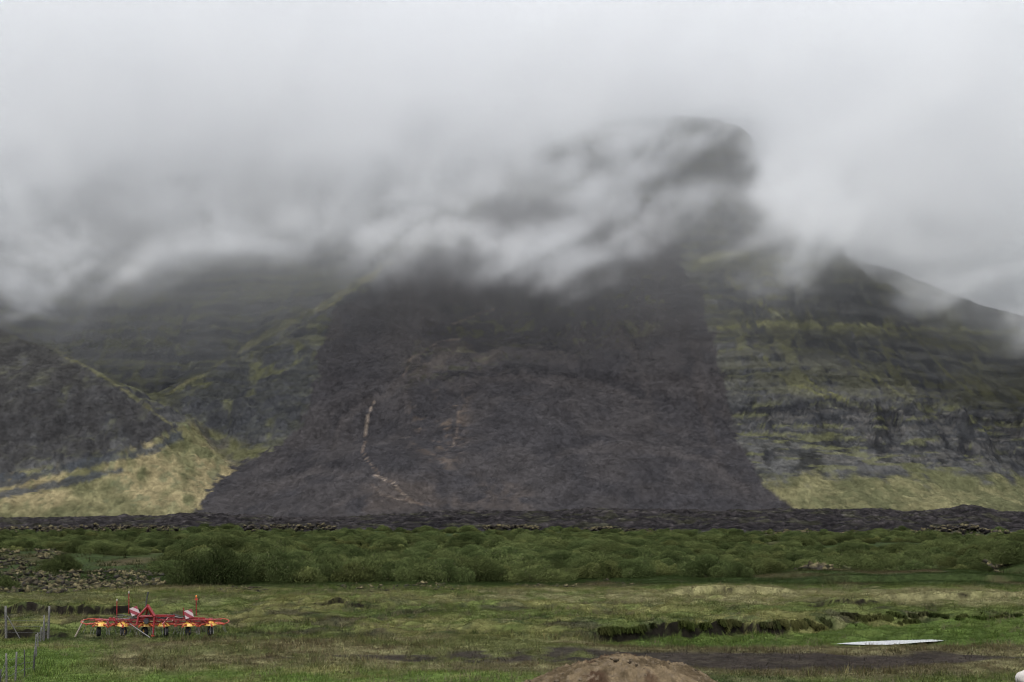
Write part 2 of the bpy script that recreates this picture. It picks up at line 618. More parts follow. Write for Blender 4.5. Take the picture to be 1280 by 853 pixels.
def mountain_color():
    gy, gx = np.gradient(MZ)
    sx = gx / np.gradient(mx)[None, :]
    sy = gy / np.gradient(my)[:, None]
    slope = np.hypot(sx, sy)
    U, V = proj(MX, MY, MZ)
    n1 = fbm2(MX / 55, MY / 80, 4, 101)
    n2 = fbm2(MX / 16, MY / 30, 4, 105)
    n3 = fbm2(MX / 6, MY / 9, 3, 109)
    nh = fbm2(MX / 70 + 0.3 * n1, MZ / 5.5, 4, 113)          # beds
    c = mixc(ROCK, ROCK2, smooth(-0.6, 0.9, nh + 0.4 * n2))
    # moss and grass where the slope lets it hold
    g = smooth(0.95, 0.35, slope + 0.30 * n2 + 0.22 * n1 + 0.14 * n3)
    g *= 0.62
    g = np.maximum(g, 0.5 * smooth(0.45, 0.85, fbm2(MX / 11, MY / 130, 3, 117) + 0.5 * n1) * smooth(1.2, 0.7, slope))
    # green shelves of the right flank, by height
    hw = MZ + 6 * n1 + 3 * n2
    right = smooth(850, 930, U)
    shelf = np.exp(-((hw - 222) / 9.0) ** 2) + 0.75 * np.exp(-((hw - 318) / 16.0) ** 2) + 0.55 * np.exp(-((hw - 165) / 22.0) ** 2) * smooth(-0.3, 0.5, n2 + n1)
    g = np.maximum(g * (1 - 0.35 * right), right * np.clip(shelf, 0, 1) * smooth(-1.0, 0.1, n3 + n2) * 0.9)
    g = np.maximum(g, right * 0.7 * smooth(0.15, 0.6, fbm2(MX / 26, MY / 150, 3, 119) + 0.4 * n2) * smooth(120, 140, hw) * smooth(1.3, 0.8, slope))
    band = right * smooth(38, 48, hw) * (1 - smooth(112, 128, hw))
    g *= 1 - 0.8 * band
    cleft = smooth(0.1, 0.75, fbm2(MX / 13 + 0.5 * n1, MY / 70, 4, 127))
    c = mixc(c, np.array((0.011, 0.0115, 0.013)), band * 0.8 * cleft)
    c = mixc(c, np.array((0.058, 0.056, 0.053)), band * 0.7 * smooth(0.1, 0.6, fbm2(MX / 22, MZ / 3.2, 3, 129) - 0.4 * cleft))
    c = mixc(c, np.array((0.075, 0.078, 0.036)), band * 0.55 * smooth(0.3, 0.6, fbm2(MX / 30, MZ / 4.5, 3, 131)))
    foot = smooth(46, 34, hw + 7 * n2)                                  # grassy foot of the flanks
    c = mixc(c, mixc(MOSS, (0.070, 0.070, 0.034), right), np.clip(g, 0, 1) * (1 - 0.25 * right))
    c = mixc(c, mixc(MOSS, PALEGRASS, smooth(-0.5, 0.7, n1 + 0.6 * n3)), foot * smooth(700, 900, U))
    lft = smooth(480, 380, U)
    c = mixc(c, mixc(MOSS, PALEGRASS, smooth(-0.2, 0.9, n1 + 0.6 * n3)), 0.75 * lft * smooth(40, 12, hw + 10 * n2))
    # dark face of the left spur
    spur = soft_poly(U + 5 * n3, V + 5 * n3, [(-200, 398), (0, 404), (60, 434), (130, 474), (190, 512), (225, 545), (190, 556), (120, 568), (60, 575), (0, 590), (-200, 590)], 10)
    c = mixc(c, np.array((0.0235, 0.0232, 0.0238)), 0.94 * spur * smooth(1.3, 0.0, n2))
    face = soft_poly(U + 8 * n3, V + 8 * n3, [(205, 498), (250, 470), (320, 440), (370, 420), (400, 440), (392, 490), (372, 535), (330, 552), (270, 540)], 12)
    c = mixc(c, mixc(np.array(ROCK) * 1.1, MOSS, smooth(0.15, 0.9, n2 + 0.5 * n1)), 0.8 * face)
    # yellow ridge lines
    for line, w, s in (([(0, 402), (60, 432), (130, 471), (180, 505), (215, 532)], 2.2, 0.6), ([(310, 432), (350, 409), (400, 385), (450, 353), (488, 330)], 6.5, 0.8), ([(205, 494), (260, 464), (310, 432)], 3.0, 0.5)):
        d = dist_poly(U, V, line) + 2.0 * n3
        c = mixc(c, mixc(MOSS, PALEGRASS, smooth(-0.6, 0.6, n2)), s * smooth(w, w * 0.35, d) * smooth(-0.7, 0.2, n2 + 0.5))
    for line, w, s in (([(900, 410), (960, 405), (1000, 409), (1060, 408), (1150, 411), (1240, 415), (1330, 420)], 4.5, 0.75), ([(955, 446), (985, 478), (1020, 492), (1052, 500)], 2.6, 0.75), ([(1008, 476), (1035, 490), (1060, 501)], 1.8, 0.85),
                       ([(945, 378), (968, 392), (985, 404)], 2.4, 0.6), ([(1090, 470), (1120, 490), (1150, 505)], 2.0, 0.5), ([(1160, 440), (1185, 470), (1215, 492)], 2.0, 0.5), ([(935, 345), (1000, 350), (1080, 352), (1150, 372)], 3.0, 0.5),
                       ([(870, 330), (905, 318), (960, 320), (1020, 332)], 8.0, 0.6), ([(900, 440), (940, 432), (1000, 436)], 2.2, 0.45)):
        d = dist_poly(U + 2 * n3, V + 2.5 * n3 + 3 * n2, line)
        c = mixc(c, mixc((0.070, 0.072, 0.034), (0.105, 0.104, 0.052), smooth(-0.4, 0.6, n3)), s * smooth(w, w * 0.4, d) * smooth(-0.75, 0.0, n2 + 0.4 * n3 + 0.1))
    for line, w, s in (([(912, 516), (960, 513), (1050, 509), (1120, 517), (1200, 522), (1330, 535)], 5.5, 0.8), ([(930, 345), (1000, 340), (1060, 348), (1120, 368)], 4.5, 0.0), ([(1040, 548), (1120, 556), (1200, 566), (1330, 572)], 5.0, 0.6), ([(930, 424), (1060, 422), (1200, 430)], 3.0, 0.5)):
        d = dist_poly(U + 2 * n3, V + 3 * n3 + 3 * n2, line)
        c = mixc(c, np.array((0.013, 0.0135, 0.0155)), s * smooth(w, w * 0.4, d) * smooth(-0.6, 0.1, n3 + n2 + 0.2))
    # fan below the valley mouth
    fan = soft_poly(U + 4 * n3 + 5 * n2, V + 3 * n3, FAN_POLY, 5)
    fc = mixc(mixc(MOSS, PALEGRASS, smooth(-1, .2, n2)), STRAW, smooth(-0.65, 0.15, n1 + 0.7 * n2 + 0.012 * (560 - np.abs(V - 600) * 1.0 - 540)))
    fc = mixc(fc, np.array((0.06, 0.07, 0.04)), 0.6 * smooth(0.45, 0.8, n3 + 0.6 * n2))
    fc = mixc(fc, mixc(MOSS, PALEGRASS, smooth(-.5, .5, n3)), 0.7 * smooth(628, 645, V + 8 * n2))
    c = mixc(c, fc, fan)
    c = mixc(c, mixc(np.array(MOSS) * 0.8, np.array(ROCK), smooth(-.3, .6, n2)), 0.8 * soft_poly(U + 4 * n3, V + 4 * n3, [(243, 530), (275, 545), (345, 566), (300, 588), (262, 560)], 5))
    for line, w in (([(-60, 622), (40, 596), (105, 580), (190, 563), (222, 545)], 6.5), ([(-60, 632), (40, 612), (95, 600), (150, 588)], 5.0), ([(-60, 607), (30, 594), (100, 580)], 4.0)):
        d = dist_poly(U, V, line) + 2.5 * n3 + 2.0 * n2
        c = mixc(c, np.array((0.028, 0.031, 0.035)), 0.88 * smooth(w, w * 0.55, d))
    # the landslide scar and its deposit
    sl = soft_poly(U + 4 * n3 + 8 * n2 + 5 * n1, V + 4 * n3, SLIDE_POLY, 2.5)
    down = 0.45 * fbm2(MX / 26 + 0.9 * n1, MY / 170 + 0.5 * n1, 4, 121) + 0.8 * fbm2(MX / 42, MY / 36, 5, 123)
    sc = mixc(SLIDEC, SLIDEB, smooth(-0.5, 0.8, down + 0.5 * n1))
    sc = mixc(sc, np.array((0.0205, 0.020, 0.022)), 0.7 * smooth(-0.1, 0.8, -down - 0.5 * n2))
    sc = mixc(sc, np.array((0.056, 0.045, 0.037)), 0.8 * soft_poly(U + 6 * n3, V + 6 * n3, [(520, 500), (585, 495), (580, 560), (565, 590), (520, 560)], 16) * smooth(-0.2, 0.7, down + n3))
    sc = mixc(sc, np.array((0.044, 0.037, 0.033)), 0.6 * soft_poly(U + 6 * n3, V + 6 * n3, [(420, 640), (480, 600), (640, 600), (700, 640)], 14) * smooth(-0.3, 0.6, n2 + n1))
    sc = mixc(sc, np.array((0.058, 0.050, 0.043)), 0.55 * soft_poly(U + 5 * n3, V + 5 * n3, [(505, 450), (560, 425), (640, 430), (600, 465), (520, 470)], 8) * smooth(-.1, .6, n2))
    sc = mixc(sc, np.array(MOSS) * 0.9, 0.42 * soft_poly(U, V, [(540, 400), (600, 380), (760, 375), (830, 400), (800, 425), (640, 450), (560, 470), (500, 475)], 20) * smooth(0.30, 0.7, n3 + 0.5 * nh))
    sc = mixc(sc, np.array(MOSS) * 0.9, 0.6 * soft_poly(U, V, [(740, 345), (830, 340), (850, 380), (780, 390)], 14) * smooth(0.35, 0.7, n3 + 0.3 * nh))
    # edges of the overlapping lobes: darker along each line, paler just below it
    for line, w, s in (([(415, 545), (445, 505), (500, 468), (560, 440), (640, 428), (720, 440)], 7, 0.6), ([(560, 470), (640, 462), (740, 470), (800, 490)], 6, 0.5),
                       ([(330, 600), (400, 580), (450, 585)], 6, 0.5), ([(700, 560), (780, 545), (870, 560), (930, 600)], 7, 0.5), ([(760, 380), (800, 440), (815, 520)], 6, 0.45), ([(870, 420), (880, 500), (900, 570)], 6, 0.5)):
        d = dist_poly(U + 6 * n2, V + 6 * n2 + 3 * n3, line)
        sc = mixc(sc, np.array((0.0145, 0.0140, 0.0155)), s * smooth(w, w * 0.3, d) * smooth(-0.8, 0.2, n3 + n2))
        d = dist_poly(U + 6 * n2, V - 11 + 6 * n2 + 3 * n3, line)
        sc = mixc(sc, np.array((0.0400, 0.0360, 0.0350)), 0.7 * s * smooth(w * 1.3, w * 0.3, d))
    c = mixc(c, sc, sl)
    for line, w, s in (([(470, 498), (462, 520), (457, 548), (453, 566), (464, 583), (473, 594)], 1.25, 0.5), ([(470, 594), (492, 604), (503, 616), (512, 625), (528, 632)], 1.6, 0.5),
                       ([(463, 604), (475, 617), (500, 625), (540, 633)], 1.3, 0.3), ([(572, 515), (570, 540), (567, 558)], 1.6, 0.3), ([(505, 470), (515, 448), (548, 427), (575, 424)], 1.4, 0.22), ([(570, 405), (600, 392), (620, 386)], 1.4, 0.2)):
        d = dist_poly(U + 2.2 * n2, V, line) + 0.5 * n3
        c = mixc(c, mixc((0.090, 0.070, 0.056), (0.20, 0.165, 0.13), smooth(-0.2, 0.5, n3 + n2)), s * smooth(w, w * 0.4, d) * smooth(-1.3, -0.2, n3 + 0.6 * n2 + 0.3))
    return c


mtn_me = np_mesh("mountain", np.stack([MX, MY, MZ], -1).reshape(-1, 3), grid_faces(len(mx), len(my)), [M_MOUNTAIN], mountain_color().reshape(-1, 3))
mountain = tag(link(bpy.data.objects.new("mountain", mtn_me)), "dark mountain with a wide brown landslide scar rising into cloud", "mountain", kind="structure")

# ------------------------------------------------------------------ ground
BANK_X = np.array([4.0, 5.0, 6.6, 9.0, 12.4, 15.0, 17.8, 20.3, 24.5, 30.0, 60.0])
BANK_Y = np.array([99.0, 101.0, 102.6, 103.6, 105.0, 107.5, 111.0, 113.5, 116.0, 115.0, 114.0])
# ledges of turf: (u0, u1, foot v, height, length of the back slope)
LEDGES = [(-60, 205, 766, 0.42, 9), (-60, 115, 792, 0.30, 5), (330, 520, 757, 0.20, 9), (300, 420, 777, 0.13, 7), (455, 700, 783, 0.10, 6), (640, 760, 776, 0.09, 6),
          (560, 660, 757, 0.18, 8), (980, 1130, 757, 0.28, 9), (1090, 1290, 748, 0.3, 12), (60, 250, 779, 0.18, 5), (830, 1000, 742, 0.35, 14), (1000, 1300, 729, 0.32, 12)]


def ground_height(x, y):
    near = smooth(300, 60, y)
    z = 0.10 * fbm2(x / 9, y / 9, 3, 201) * near
    tus = smooth(98, 104, y) * smooth(170, 140, y) + 0.35
    z = z + tus * (0.20 * fbm2(x / 1.6, y / 3.4, 3, 205) + 0.03 * fbm2(x / 0.6, y / 0.8, 2, 209)) * near
    wob = 0.7 * fbm2(x / 3.2, y / 40, 3, 213) + 0.35 * fbm2(x / 0.9, y / 20, 2, 217)
    # sunken pond basin with a steep peat bank behind
    yb = np.interp(x, BANK_X, BANK_Y) + 1.0 * wob + 0.9 * np.abs(fbm2(x / 1.5, x * 0 + 3.3, 3, 219)) - 0.3
    soft = smooth(13.5, 17, x + 2 * wob) * smooth(-0.35, 0.25, fbm2(x / 2.4, x * 0 + 9.1, 2, 233) + 0.12)
    inside = smooth(3.0, 5.5, x + wob) * smooth(89, 96, y) * (1 - smooth(-0.1, 0.34 + 2.6 * soft, y - yb))
    right = 1 - 0.9 * smooth(19, 25, x)
    z = z - 0.50 * inside * (1 - 0.75 * smooth(22, 28, x))
    lip = smooth(3.0, 5.5, x + wob) * smooth(0.0, 0.36 + 2.4 * soft, y - yb) * np.exp(-np.maximum(y - yb, 0) / 9.0)
    z = z + 0.27 * lip * right
    for (u0, u1, v, hgt, fall) in LEDGES:
        yl = CAM_H * FPX / (v - HORIZON)
        x0, x1 = (u0 - 640) / FPX * yl, (u1 - 640) / FPX * yl
        e = smooth(x0 - 1, x0 + 2.5, x) * smooth(x1 + 1, x1 - 2.5, x)
        dy = y - yl - 1.6 * wob - 1.1 * fbm2(x / 7, y * 0 + v, 2, int(v))
        hgt = hgt * 1.5
        z = z + hgt * e * smooth(-0.1, 0.32, dy) * np.exp(-np.maximum(dy, 0) / fall) - 0.12 * hgt * e * np.exp(-(np.minimum(dy, 0) / 0.9) ** 2) * (dy < 0)
    z = z + 0.16 * inside * smooth(-4.0, -0.5, y - yb) * np.maximum(0, fbm2(x / 0.9, y / 1.1, 3, 229) + 0.15)       # slumped turves at the foot
    # pond floor
    z = z - 0.17 * smooth(1.2, 0.8, np.hypot((x - 18.6) / 4.4, (y - 99.3 + 0.12 * (x - 18.6)) / 2.6))
    # old lava field under the scrub
    scr = smooth(158, 190, y)
    z = z + scr * (1.1 * fbm2(x / 20, y / 34, 3, 221) + 0.25 * fbm2(x / 5, y / 6, 3, 225)) * smooth(900, 500, y)
    # the ground ends below the debris and the mountain foot
    return z


GREEN = np.array((0.051, 0.064, 0.0195))
OLIVE = np.array((0.086, 0.086, 0.032))
BRIGHT = np.array((0.052, 0.080, 0.018))
DRY = np.array((0.120, 0.112, 0.056))
BROWN = np.array((0.058, 0.049, 0.026))
SOIL = np.array((0.015, 0.012, 0.011))
DEEP = np.array((0.021, 0.031, 0.010))


def meadow_color(x, y):
    u, v = proj(x, y, np.zeros_like(x))
    n1 = fbm2(x / 7, y / 11, 4, 301)
    n2 = fbm2(x / 1.8, y / 4.5, 4, 305)
    n3 = fbm2(x / 0.6, y / 1.2, 3, 309)
    vv = v + 5 * n1 + 3 * n2
    c = mixc(GREEN, OLIVE, smooth(-0.5, 0.6, n1 + 0.6 * n2))
    c = mixc(c, DEEP, 0.95 * smooth(0.05, 0.45, n2 - 0.3 * n1 + 0.3 * n3))
    c = mixc(c, SOIL * 1.3, 0.65 * smooth(0.35, 0.7, fbm2(x / 3.2, y / 5.0, 4, 311)) * smooth(750, 760, v) * smooth(800, 790, v))
    # pale dry streaks
    c = mixc(c, DRY, 0.75 * smooth(0.0, 0.9, 0.9 * np.exp(-((vv - 746) / 13.0) ** 2) * smooth(520, 800, u) + 0.5 * n2 + 0.25 * n3 - 0.1))
    c = mixc(c, DRY, 0.40 * smooth(0.25, 0.9, 0.7 * np.exp(-((vv - 748) / 12.0) ** 2) + 0.5 * n2))
    c = mixc(c, BROWN, 0.6 * smooth(0.1, 0.8, n1 + 0.5 * n3) * smooth(765, 780, vv) * smooth(700, 400, u))
    # brown dry sward in the middle
    br = smooth(794, 804, vv) * smooth(846, 834, vv) * smooth(90, 170, u + 40 * n1)
    bc = mixc(BROWN, mixc(BROWN, DRY, smooth(-0.3, 0.9, n3 + 0.4 * n1)), smooth(-0.5, 0.5, n2 + n3))
    bc = mixc(bc, GREEN, 0.65 * smooth(0.1, 0.7, n1 - 0.3 * n2))
    c = mixc(c, bc, 0.9 * br)
    # bare soil track
    line = np.interp(u, [420, 600, 700, 860, 1000, 1200, 1320], [824, 822, 819, 823, 825, 823, 822])
    half = np.interp(u, [380, 520, 700, 860, 1000, 1150, 1230, 1290], [0.5, 5, 8, 11, 10, 9, 5, 1])
    s = smooth(1.15, 0.55, np.abs(v + 2.5 * n1 + 2 * n2 - line) / half)
    s = s * smooth(-1.1, -0.35, n2 + 0.6 * n3 + np.interp(u, [400, 700, 800], [-0.6, -0.1, 0.6]))
    c = mixc(c, SOIL * 1.1, 0.92 * s)
    # fresh green strip at the near edge and by the fence
    gs = np.maximum(smooth(836, 846, vv) * smooth(720, 620, u), smooth(797, 806, vv) * smooth(190, 60, u + 30 * n1))
    gs = np.maximum(gs, 0.7 * smooth(838, 848, vv) * smooth(880, 930, u) * smooth(-0.4, 0.4, n1))
    c = mixc(c, mixc(BRIGHT, OLIVE, smooth(0.0, 0.9, n2)), gs * 0.9)
    # damp green round the pond
    c = mixc(c, BRIGHT * 0.75, 0.85 * smooth(4.5, 7, x) * smooth(95, 99, y) * (1 - smooth(-0.5, 0.5, y - np.interp(x, BANK_X, BANK_Y))))
    # floor of the scrub
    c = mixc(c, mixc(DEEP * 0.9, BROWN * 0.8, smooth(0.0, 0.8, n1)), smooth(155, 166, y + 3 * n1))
    c = mixc(c, np.array((0.025, 0.024, 0.023)), smooth(520, 580, y))
    c = mixc(c, mixc(MOSS, PALEGRASS, smooth(-0.5, 0.5, n1)), smooth(1350, 1500, y))
    return c, s


gx = axis([(-6000, -1000, 250), (-1000, -200, 40), (-200, -60, 7), (-60, -37, 0.8), (-37, 37, 0.23), (37, 60, 0.8), (60, 200, 7), (200, 1000, 40), (1000, 6000, 250)])
gy = axis([(-3000, -100, 290), (-100, 40, 10), (40, 66, 1.3), (66, 136, 0.24), (136, 180, 0.6), (180, 330, 2.0), (330, 700, 8), (700, 2000, 50), (2000, 9000, 350)])
GX, GY = np.meshgrid(gx, gy)
GZ = ground_height(GX, GY)
gcol, gsoil = meadow_color(GX, GY)
gsy, gsx = np.gradient(GZ)
gslope = np.maximum(-0.0, gsy / np.gradient(gy)[:, None])
steep = smooth(0.38, 0.8, gslope + 0.25 * fbm2(GX / 0.8, GY / 0.8, 2, 231)) * smooth(60, 66, GY) * smooth(180, 140, GY)
gcol = mixc(gcol, SOIL * 0.42, 0.96 * steep)
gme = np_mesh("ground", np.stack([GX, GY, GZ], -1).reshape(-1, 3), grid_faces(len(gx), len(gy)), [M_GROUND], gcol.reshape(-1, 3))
ground = tag(link(bpy.data.objects.new("ground", gme)), "rough meadow of tussocks, brown sward and bare peat", "meadow", kind="structure")


def ground_z(x, y):
    x, y = np.asarray(x, float), np.asarray(y, float)
    i = np.clip(np.searchsorted(gx, x) - 1, 0, len(gx) - 2)
    j = np.clip(np.searchsorted(gy, y) - 1, 0, len(gy) - 2)
    fx = np.clip((x - gx[i]) / (gx[i + 1] - gx[i]), 0, 1)
    fy = np.clip((y - gy[j]) / (gy[j + 1] - gy[j]), 0, 1)
    return (GZ[j, i] * (1 - fx) + GZ[j, i + 1] * fx) * (1 - fy) + (GZ[j + 1, i] * (1 - fx) + GZ[j + 1, i + 1] * fx) * fy


# ------------------------------------------------------------------ debris ridge at the mountain foot
DU = np.array([-200, 0, 100, 200, 250, 300, 380, 450, 520, 600, 680, 760, 840, 900, 960, 1040, 1090, 1150, 1190, 1220, 1250, 1290, 1500])
DV = np.array([656, 654, 652, 651, 647, 651, 653, 652, 646, 643, 645, 641, 643, 644, 643, 642, 641, 645, 641, 638, 644, 646, 647.0])
dxs = axis([(-700, -260, 8), (-260, 260, 0.9), (260, 700, 8)])
dys = axis([(545, 600, 4), (600, 900, 1.6), (900, 960, 4), (960, 1500, 12)])
DX, DY = np.meshgrid(dxs, dys)
du, _ = proj(DX, DY, np.zeros_like(DX))
ycr = 840 + 60 * fbm2(DX / 90, DX * 0, 3, 401)
top = CAM_H + (HORIZON - np.interp(du, DU, DV)) / FPX * ycr
prof = smooth(640, 1, np.abs(0) + 0 * DY) * 0 + np.where(DY < ycr, smooth(540, 790, DY), 1 - 0.85 * smooth(900, 1400, DY))
blk = 1.5 * fbm2(DX / 11, DY / 18, 4, 405)
fine = 1.3 * np.abs(fbm2(DX / 5.5, DY / 8, 4, 409)) + 0.5 * np.abs(fbm2(DX / 1.9, DY / 3, 2, 413))
DZ = -0.9 + prof * (top + 1.3) + smooth(548, 600, DY) * (0.75 * blk + 0.9 * fine) * 0.9
dcol = mixc((0.010, 0.009, 0.010), (0.024, 0.0215, 0.0215), smooth(0.2, 1.5, fine + 0.3 * blk))
dcol = mixc(dcol, np.array(MOSS) * 0.55, 0.5 * smooth(0.2, 0.7, fbm2(DX / 8, DY / 12, 3, 411)) * smooth(0.0, 0.4, fine))
dme = np_mesh("debris_ridge", np.stack([DX, DY, DZ], -1).reshape(-1, 3), grid_faces(len(dxs), len(dys)), [M_DEBRIS], dcol.reshape(-1, 3))
tag(link(bpy.data.objects.new("debris_terrain", dme)), "low dark ridge of landslide debris along the mountain foot", "debris ridge", kind="structure")

# ------------------------------------------------------------------ pond
pond_px = [(1046, 804.6), (1075, 802.4), (1110, 801), (1150, 800), (1192, 798.8), (1193, 800.0), (1172, 801.8), (1150, 803.2), (1128, 805.0), (1108, 806.2), (1080, 806.2), (1060, 805.6)]
PZ = -0.51
pv = [gnd(u, v, PZ) for u, v in pond_px]
m, nt, b = new_mat("sky_pale_water")
b.inputs["Base Color"].default_value = (0.62, 0.64, 0.66, 1)  # pale base colour paints in the brightness of the reflected sky
b.inputs["Roughness"].default_value = 0.12
no = nt.nodes.new("ShaderNodeTexNoise"); no.inputs["Scale"].default_value = 3.0; no.inputs["Detail"].default_value = 3
geo = nt.nodes.new("ShaderNodeNewGeometry"); nt.links.new(geo.outputs["Position"], no.inputs["Vector"])
bp = nt.nodes.new("ShaderNodeBump"); bp.inputs["Distance"].default_value = 0.05; bp.inputs["Strength"].default_value = 0.5
nt.links.new(no.outputs["Fac"], bp.inputs["Height"]); nt.links.new(bp.outputs["Normal"], b.inputs["Normal"])
pme = bpy.data.meshes.new("pond_water")
pme.from_pydata([tuple(p) for p in pv], [], [tuple(range(len(pv)))])
pme.materials.append(m)
if pme.polygons[0].normal.z < 0: pme.flip_normals()
tag(link(bpy.data.objects.new("pond_water", pme)), "small pale pond lying in the hollow below the peat bank", "pond", kind="structure")

# ------------------------------------------------------------------ cloud over the mountain
CLOUD_STEP = 8.0
cx = np.arange(-960, 961, CLOUD_STEP)
cyy = np.arange(1900, 3481, CLOUD_STEP * 1.5)
cz = np.arange(150, 961, CLOUD_STEP)
BASE_U = np.array([-300, 0, 60, 130, 200, 260, 320, 400, 470, 540, 600, 650, 700, 750, 800, 850, 900, 950, 1000, 1050, 1090, 1150, 1230, 1290, 1500])
BASE_V = np.array([338, 326, 314, 302, 286, 264, 248, 248, 254, 244, 256, 272, 274, 254, 236, 226, 236, 254, 276, 288, 300, 334, 366, 386, 402.0])


# puffs (+) and gaps (-) along the ragged base: u, v, width, height, amount
PUFFS = [(120, 300, 110, 40, 25), (235, 300, 50, 24, 40), (40, 350, 70, 40, 30), (300, 262, 40, 22, -28), (450, 250, 55, 18, -22), (640, 290, 50, 36, 25),
         (705, 310, 26, 34, 25), (565, 228, 24, 20, -35), (720, 245, 50, 26, 25), (690, 192, 26, 20, -50), (800, 172, 50, 18, 15), (866, 204, 46, 24, -75), (912, 190, 50, 32, -105),
         (885, 158, 66, 13, -80), (880, 246, 70, 14, 45), (815, 230, 60, 22, -50), (600, 232, 40, 22, 40), (530, 255, 40, 18, 20), (985, 215, 34, 34, 130), (1010, 262, 46, 36, 130), (960, 238, 28, 20, 60),
         (750, 195, 35, 24, -40), (1060, 300, 36, 22, 60), (1120, 318, 50, 24, 40), (1185, 335, 50, 22, 15), (1250, 368, 60, 26, 20)]


def cloud_density():
    X, Y, Z = np.meshgrid(cx, cyy, cz, indexing="ij")
    X, Y, Z = X.astype(np.float32), Y.astype(np.float32), Z.astype(np.float32)
    U, V = proj(X, Y, Z)
    U, V = U.astype(np.float32), V.astype(np.float32)
    H = mountain_z(X[:, :, 0].astype(float), Y[:, :, 0].astype(float))[:, :, None]
    above = Z - H
    # wisps lean up to the right, drawn out along the wind
    a = 0.45
    P = X * math.cos(a) + Z * math.sin(a)
    Q = -X * math.sin(a) + Z * math.cos(a)
    W = Y / 380.0
    big = fbm3(P / 260.0, W * 0.7, Q / 150.0, 2, 501)
    wx = 46 * vnoise3(P / 120.0, W, Q / 90.0, 551)
    wz = 46 * vnoise3(P / 120.0 + 7.7, W, Q / 90.0 + 3.3, 553)
    wis = fbm3((P + wx) / 88.0, W * 1.6, (Q + wz) / 46.0, 4, 601, 0.72)
    fil = 1 - np.abs(fbm3((P + 1.4 * wx) / 105.0 + 3.1, W * 1.3, (Q + 1.4 * wz) / 30.0, 3, 651, 0.6)) * 1.5
    base = np.interp(U, BASE_U, BASE_V).astype(np.float32)
    s = base - V                                     # pixels above the ragged base
    for (bu, bv, su, sv, amp) in PUFFS:
        s = s + amp * np.exp(-((U - bu) / su) ** 2 - ((V - bv) / sv) ** 2).astype(np.float32)
    # the solid deck, then torn wisps that trail below it close to the slope
    deck = 0.0056 * smooth(-25, 120, s - 58 + 46 * big + 34 * wis) * np.clip(0.75 + 0.9 * wis, 0.15, 2)
    deck *= np.maximum(smooth(330, 180, above), 0.5 * smooth(265, 175, V))
    zone = smooth(-75, 40, s + 30 * big + 55 * wis + 20 * (fil - 0.5)) * (1 - 0.5 * smooth(60, 160, s))
    torn = 0.0058 * zone * (0.06 + np.clip(1.9 * wis + 1.0 * (fil - 0.50) + 0.25 * big - 0.14, 0, 1.6)) * smooth(230, 120, above)
    front = (deck + torn) * smooth(1980, 2150, Y)
    back = 0.0085 * smooth(2880, 3000, Y) * smooth(470, 400, V) * np.clip(1 + 0.5 * big, 0.4, 2)
    # thin mist that hangs against the slopes
    mist = 0.00030 * (1 + 0.5 * smooth(450, 250, U) + 0.4 * smooth(1080, 1190, U)) * smooth(1900, 2150, Y) * (0.25 + 0.55 * smooth(450, 320, V) + 0.45 * smooth(350, 270, V)) * np.clip(1 + 0.6 * big, 0.3, 2)
    d = np.maximum(front, back) + mist
    d *= smooth(-40, -10, above)
    d[0], d[-1] = 0, 0
    d[:, 0], d[:, -1] = 0, 0
    d[:, :, 0], d[:, :, -1] = 0, 0
    return d.astype(np.float32)


cd = cloud_density()
m = bpy.data.materials.new("cloud_vapour")
m.use_nodes = True
nt = m.node_tree
nt.nodes.clear()
o_ = nt.nodes.new("ShaderNodeOutputMaterial")
vs = nt.nodes.new("ShaderNodeVolumePrincipled")
vs.inputs["Color"].default_value = (0.900, 0.912, 0.925, 1)
vs.inputs["Density"].default_value = 0.001     # the grid holds density per kilometre
vs.inputs["Anisotropy"].default_value = 0.0
nt.links.new(vs.outputs[0], o_.inputs["Volume"])
M_CLOUD = m
nX, nY, nZ = cd.shape
vme = bpy.data.meshes.new("cloud")
vme.vertices.add(cd.size)
X, Y, Z = np.meshgrid(cx, cyy, cz, indexing="ij")
vme.vertices.foreach_set("co", np.stack([X, Y, Z], -1).astype(np.float32).ravel())
att = vme.attributes.new("thickness", "FLOAT", "POINT")
att.data.foreach_set("value", (cd * 1000.0).ravel())
cloud = tag(link(bpy.data.objects.new("cloud", vme)), "grey cloud wrapped round the upper half of the mountain", "cloud", kind="stuff")
ng = bpy.data.node_groups.new("cloud_volume", "GeometryNodeTree")
ng.interface.new_socket("Geometry", in_out="INPUT", socket_type="NodeSocketGeometry")
ng.interface.new_socket("Geometry", in_out="OUTPUT", socket_type="NodeSocketGeometry")
gi, go = ng.nodes.new("NodeGroupInput"), ng.nodes.new("NodeGroupOutput")
pos = ng.nodes.new("GeometryNodeInputPosition")
sep = ng.nodes.new("ShaderNodeSeparateXYZ")
ng.links.new(pos.outputs[0], sep.inputs[0])


def mth(op, a, b=None):
    n = ng.nodes.new("ShaderNodeMath")
    n.operation = op
    for i, q in enumerate((a, b)):
        if q is None: continue
        if isinstance(q, (int, float)): n.inputs[i].default_value = q
        else: ng.links.new(q, n.inputs[i])
    return n.outputs[0]


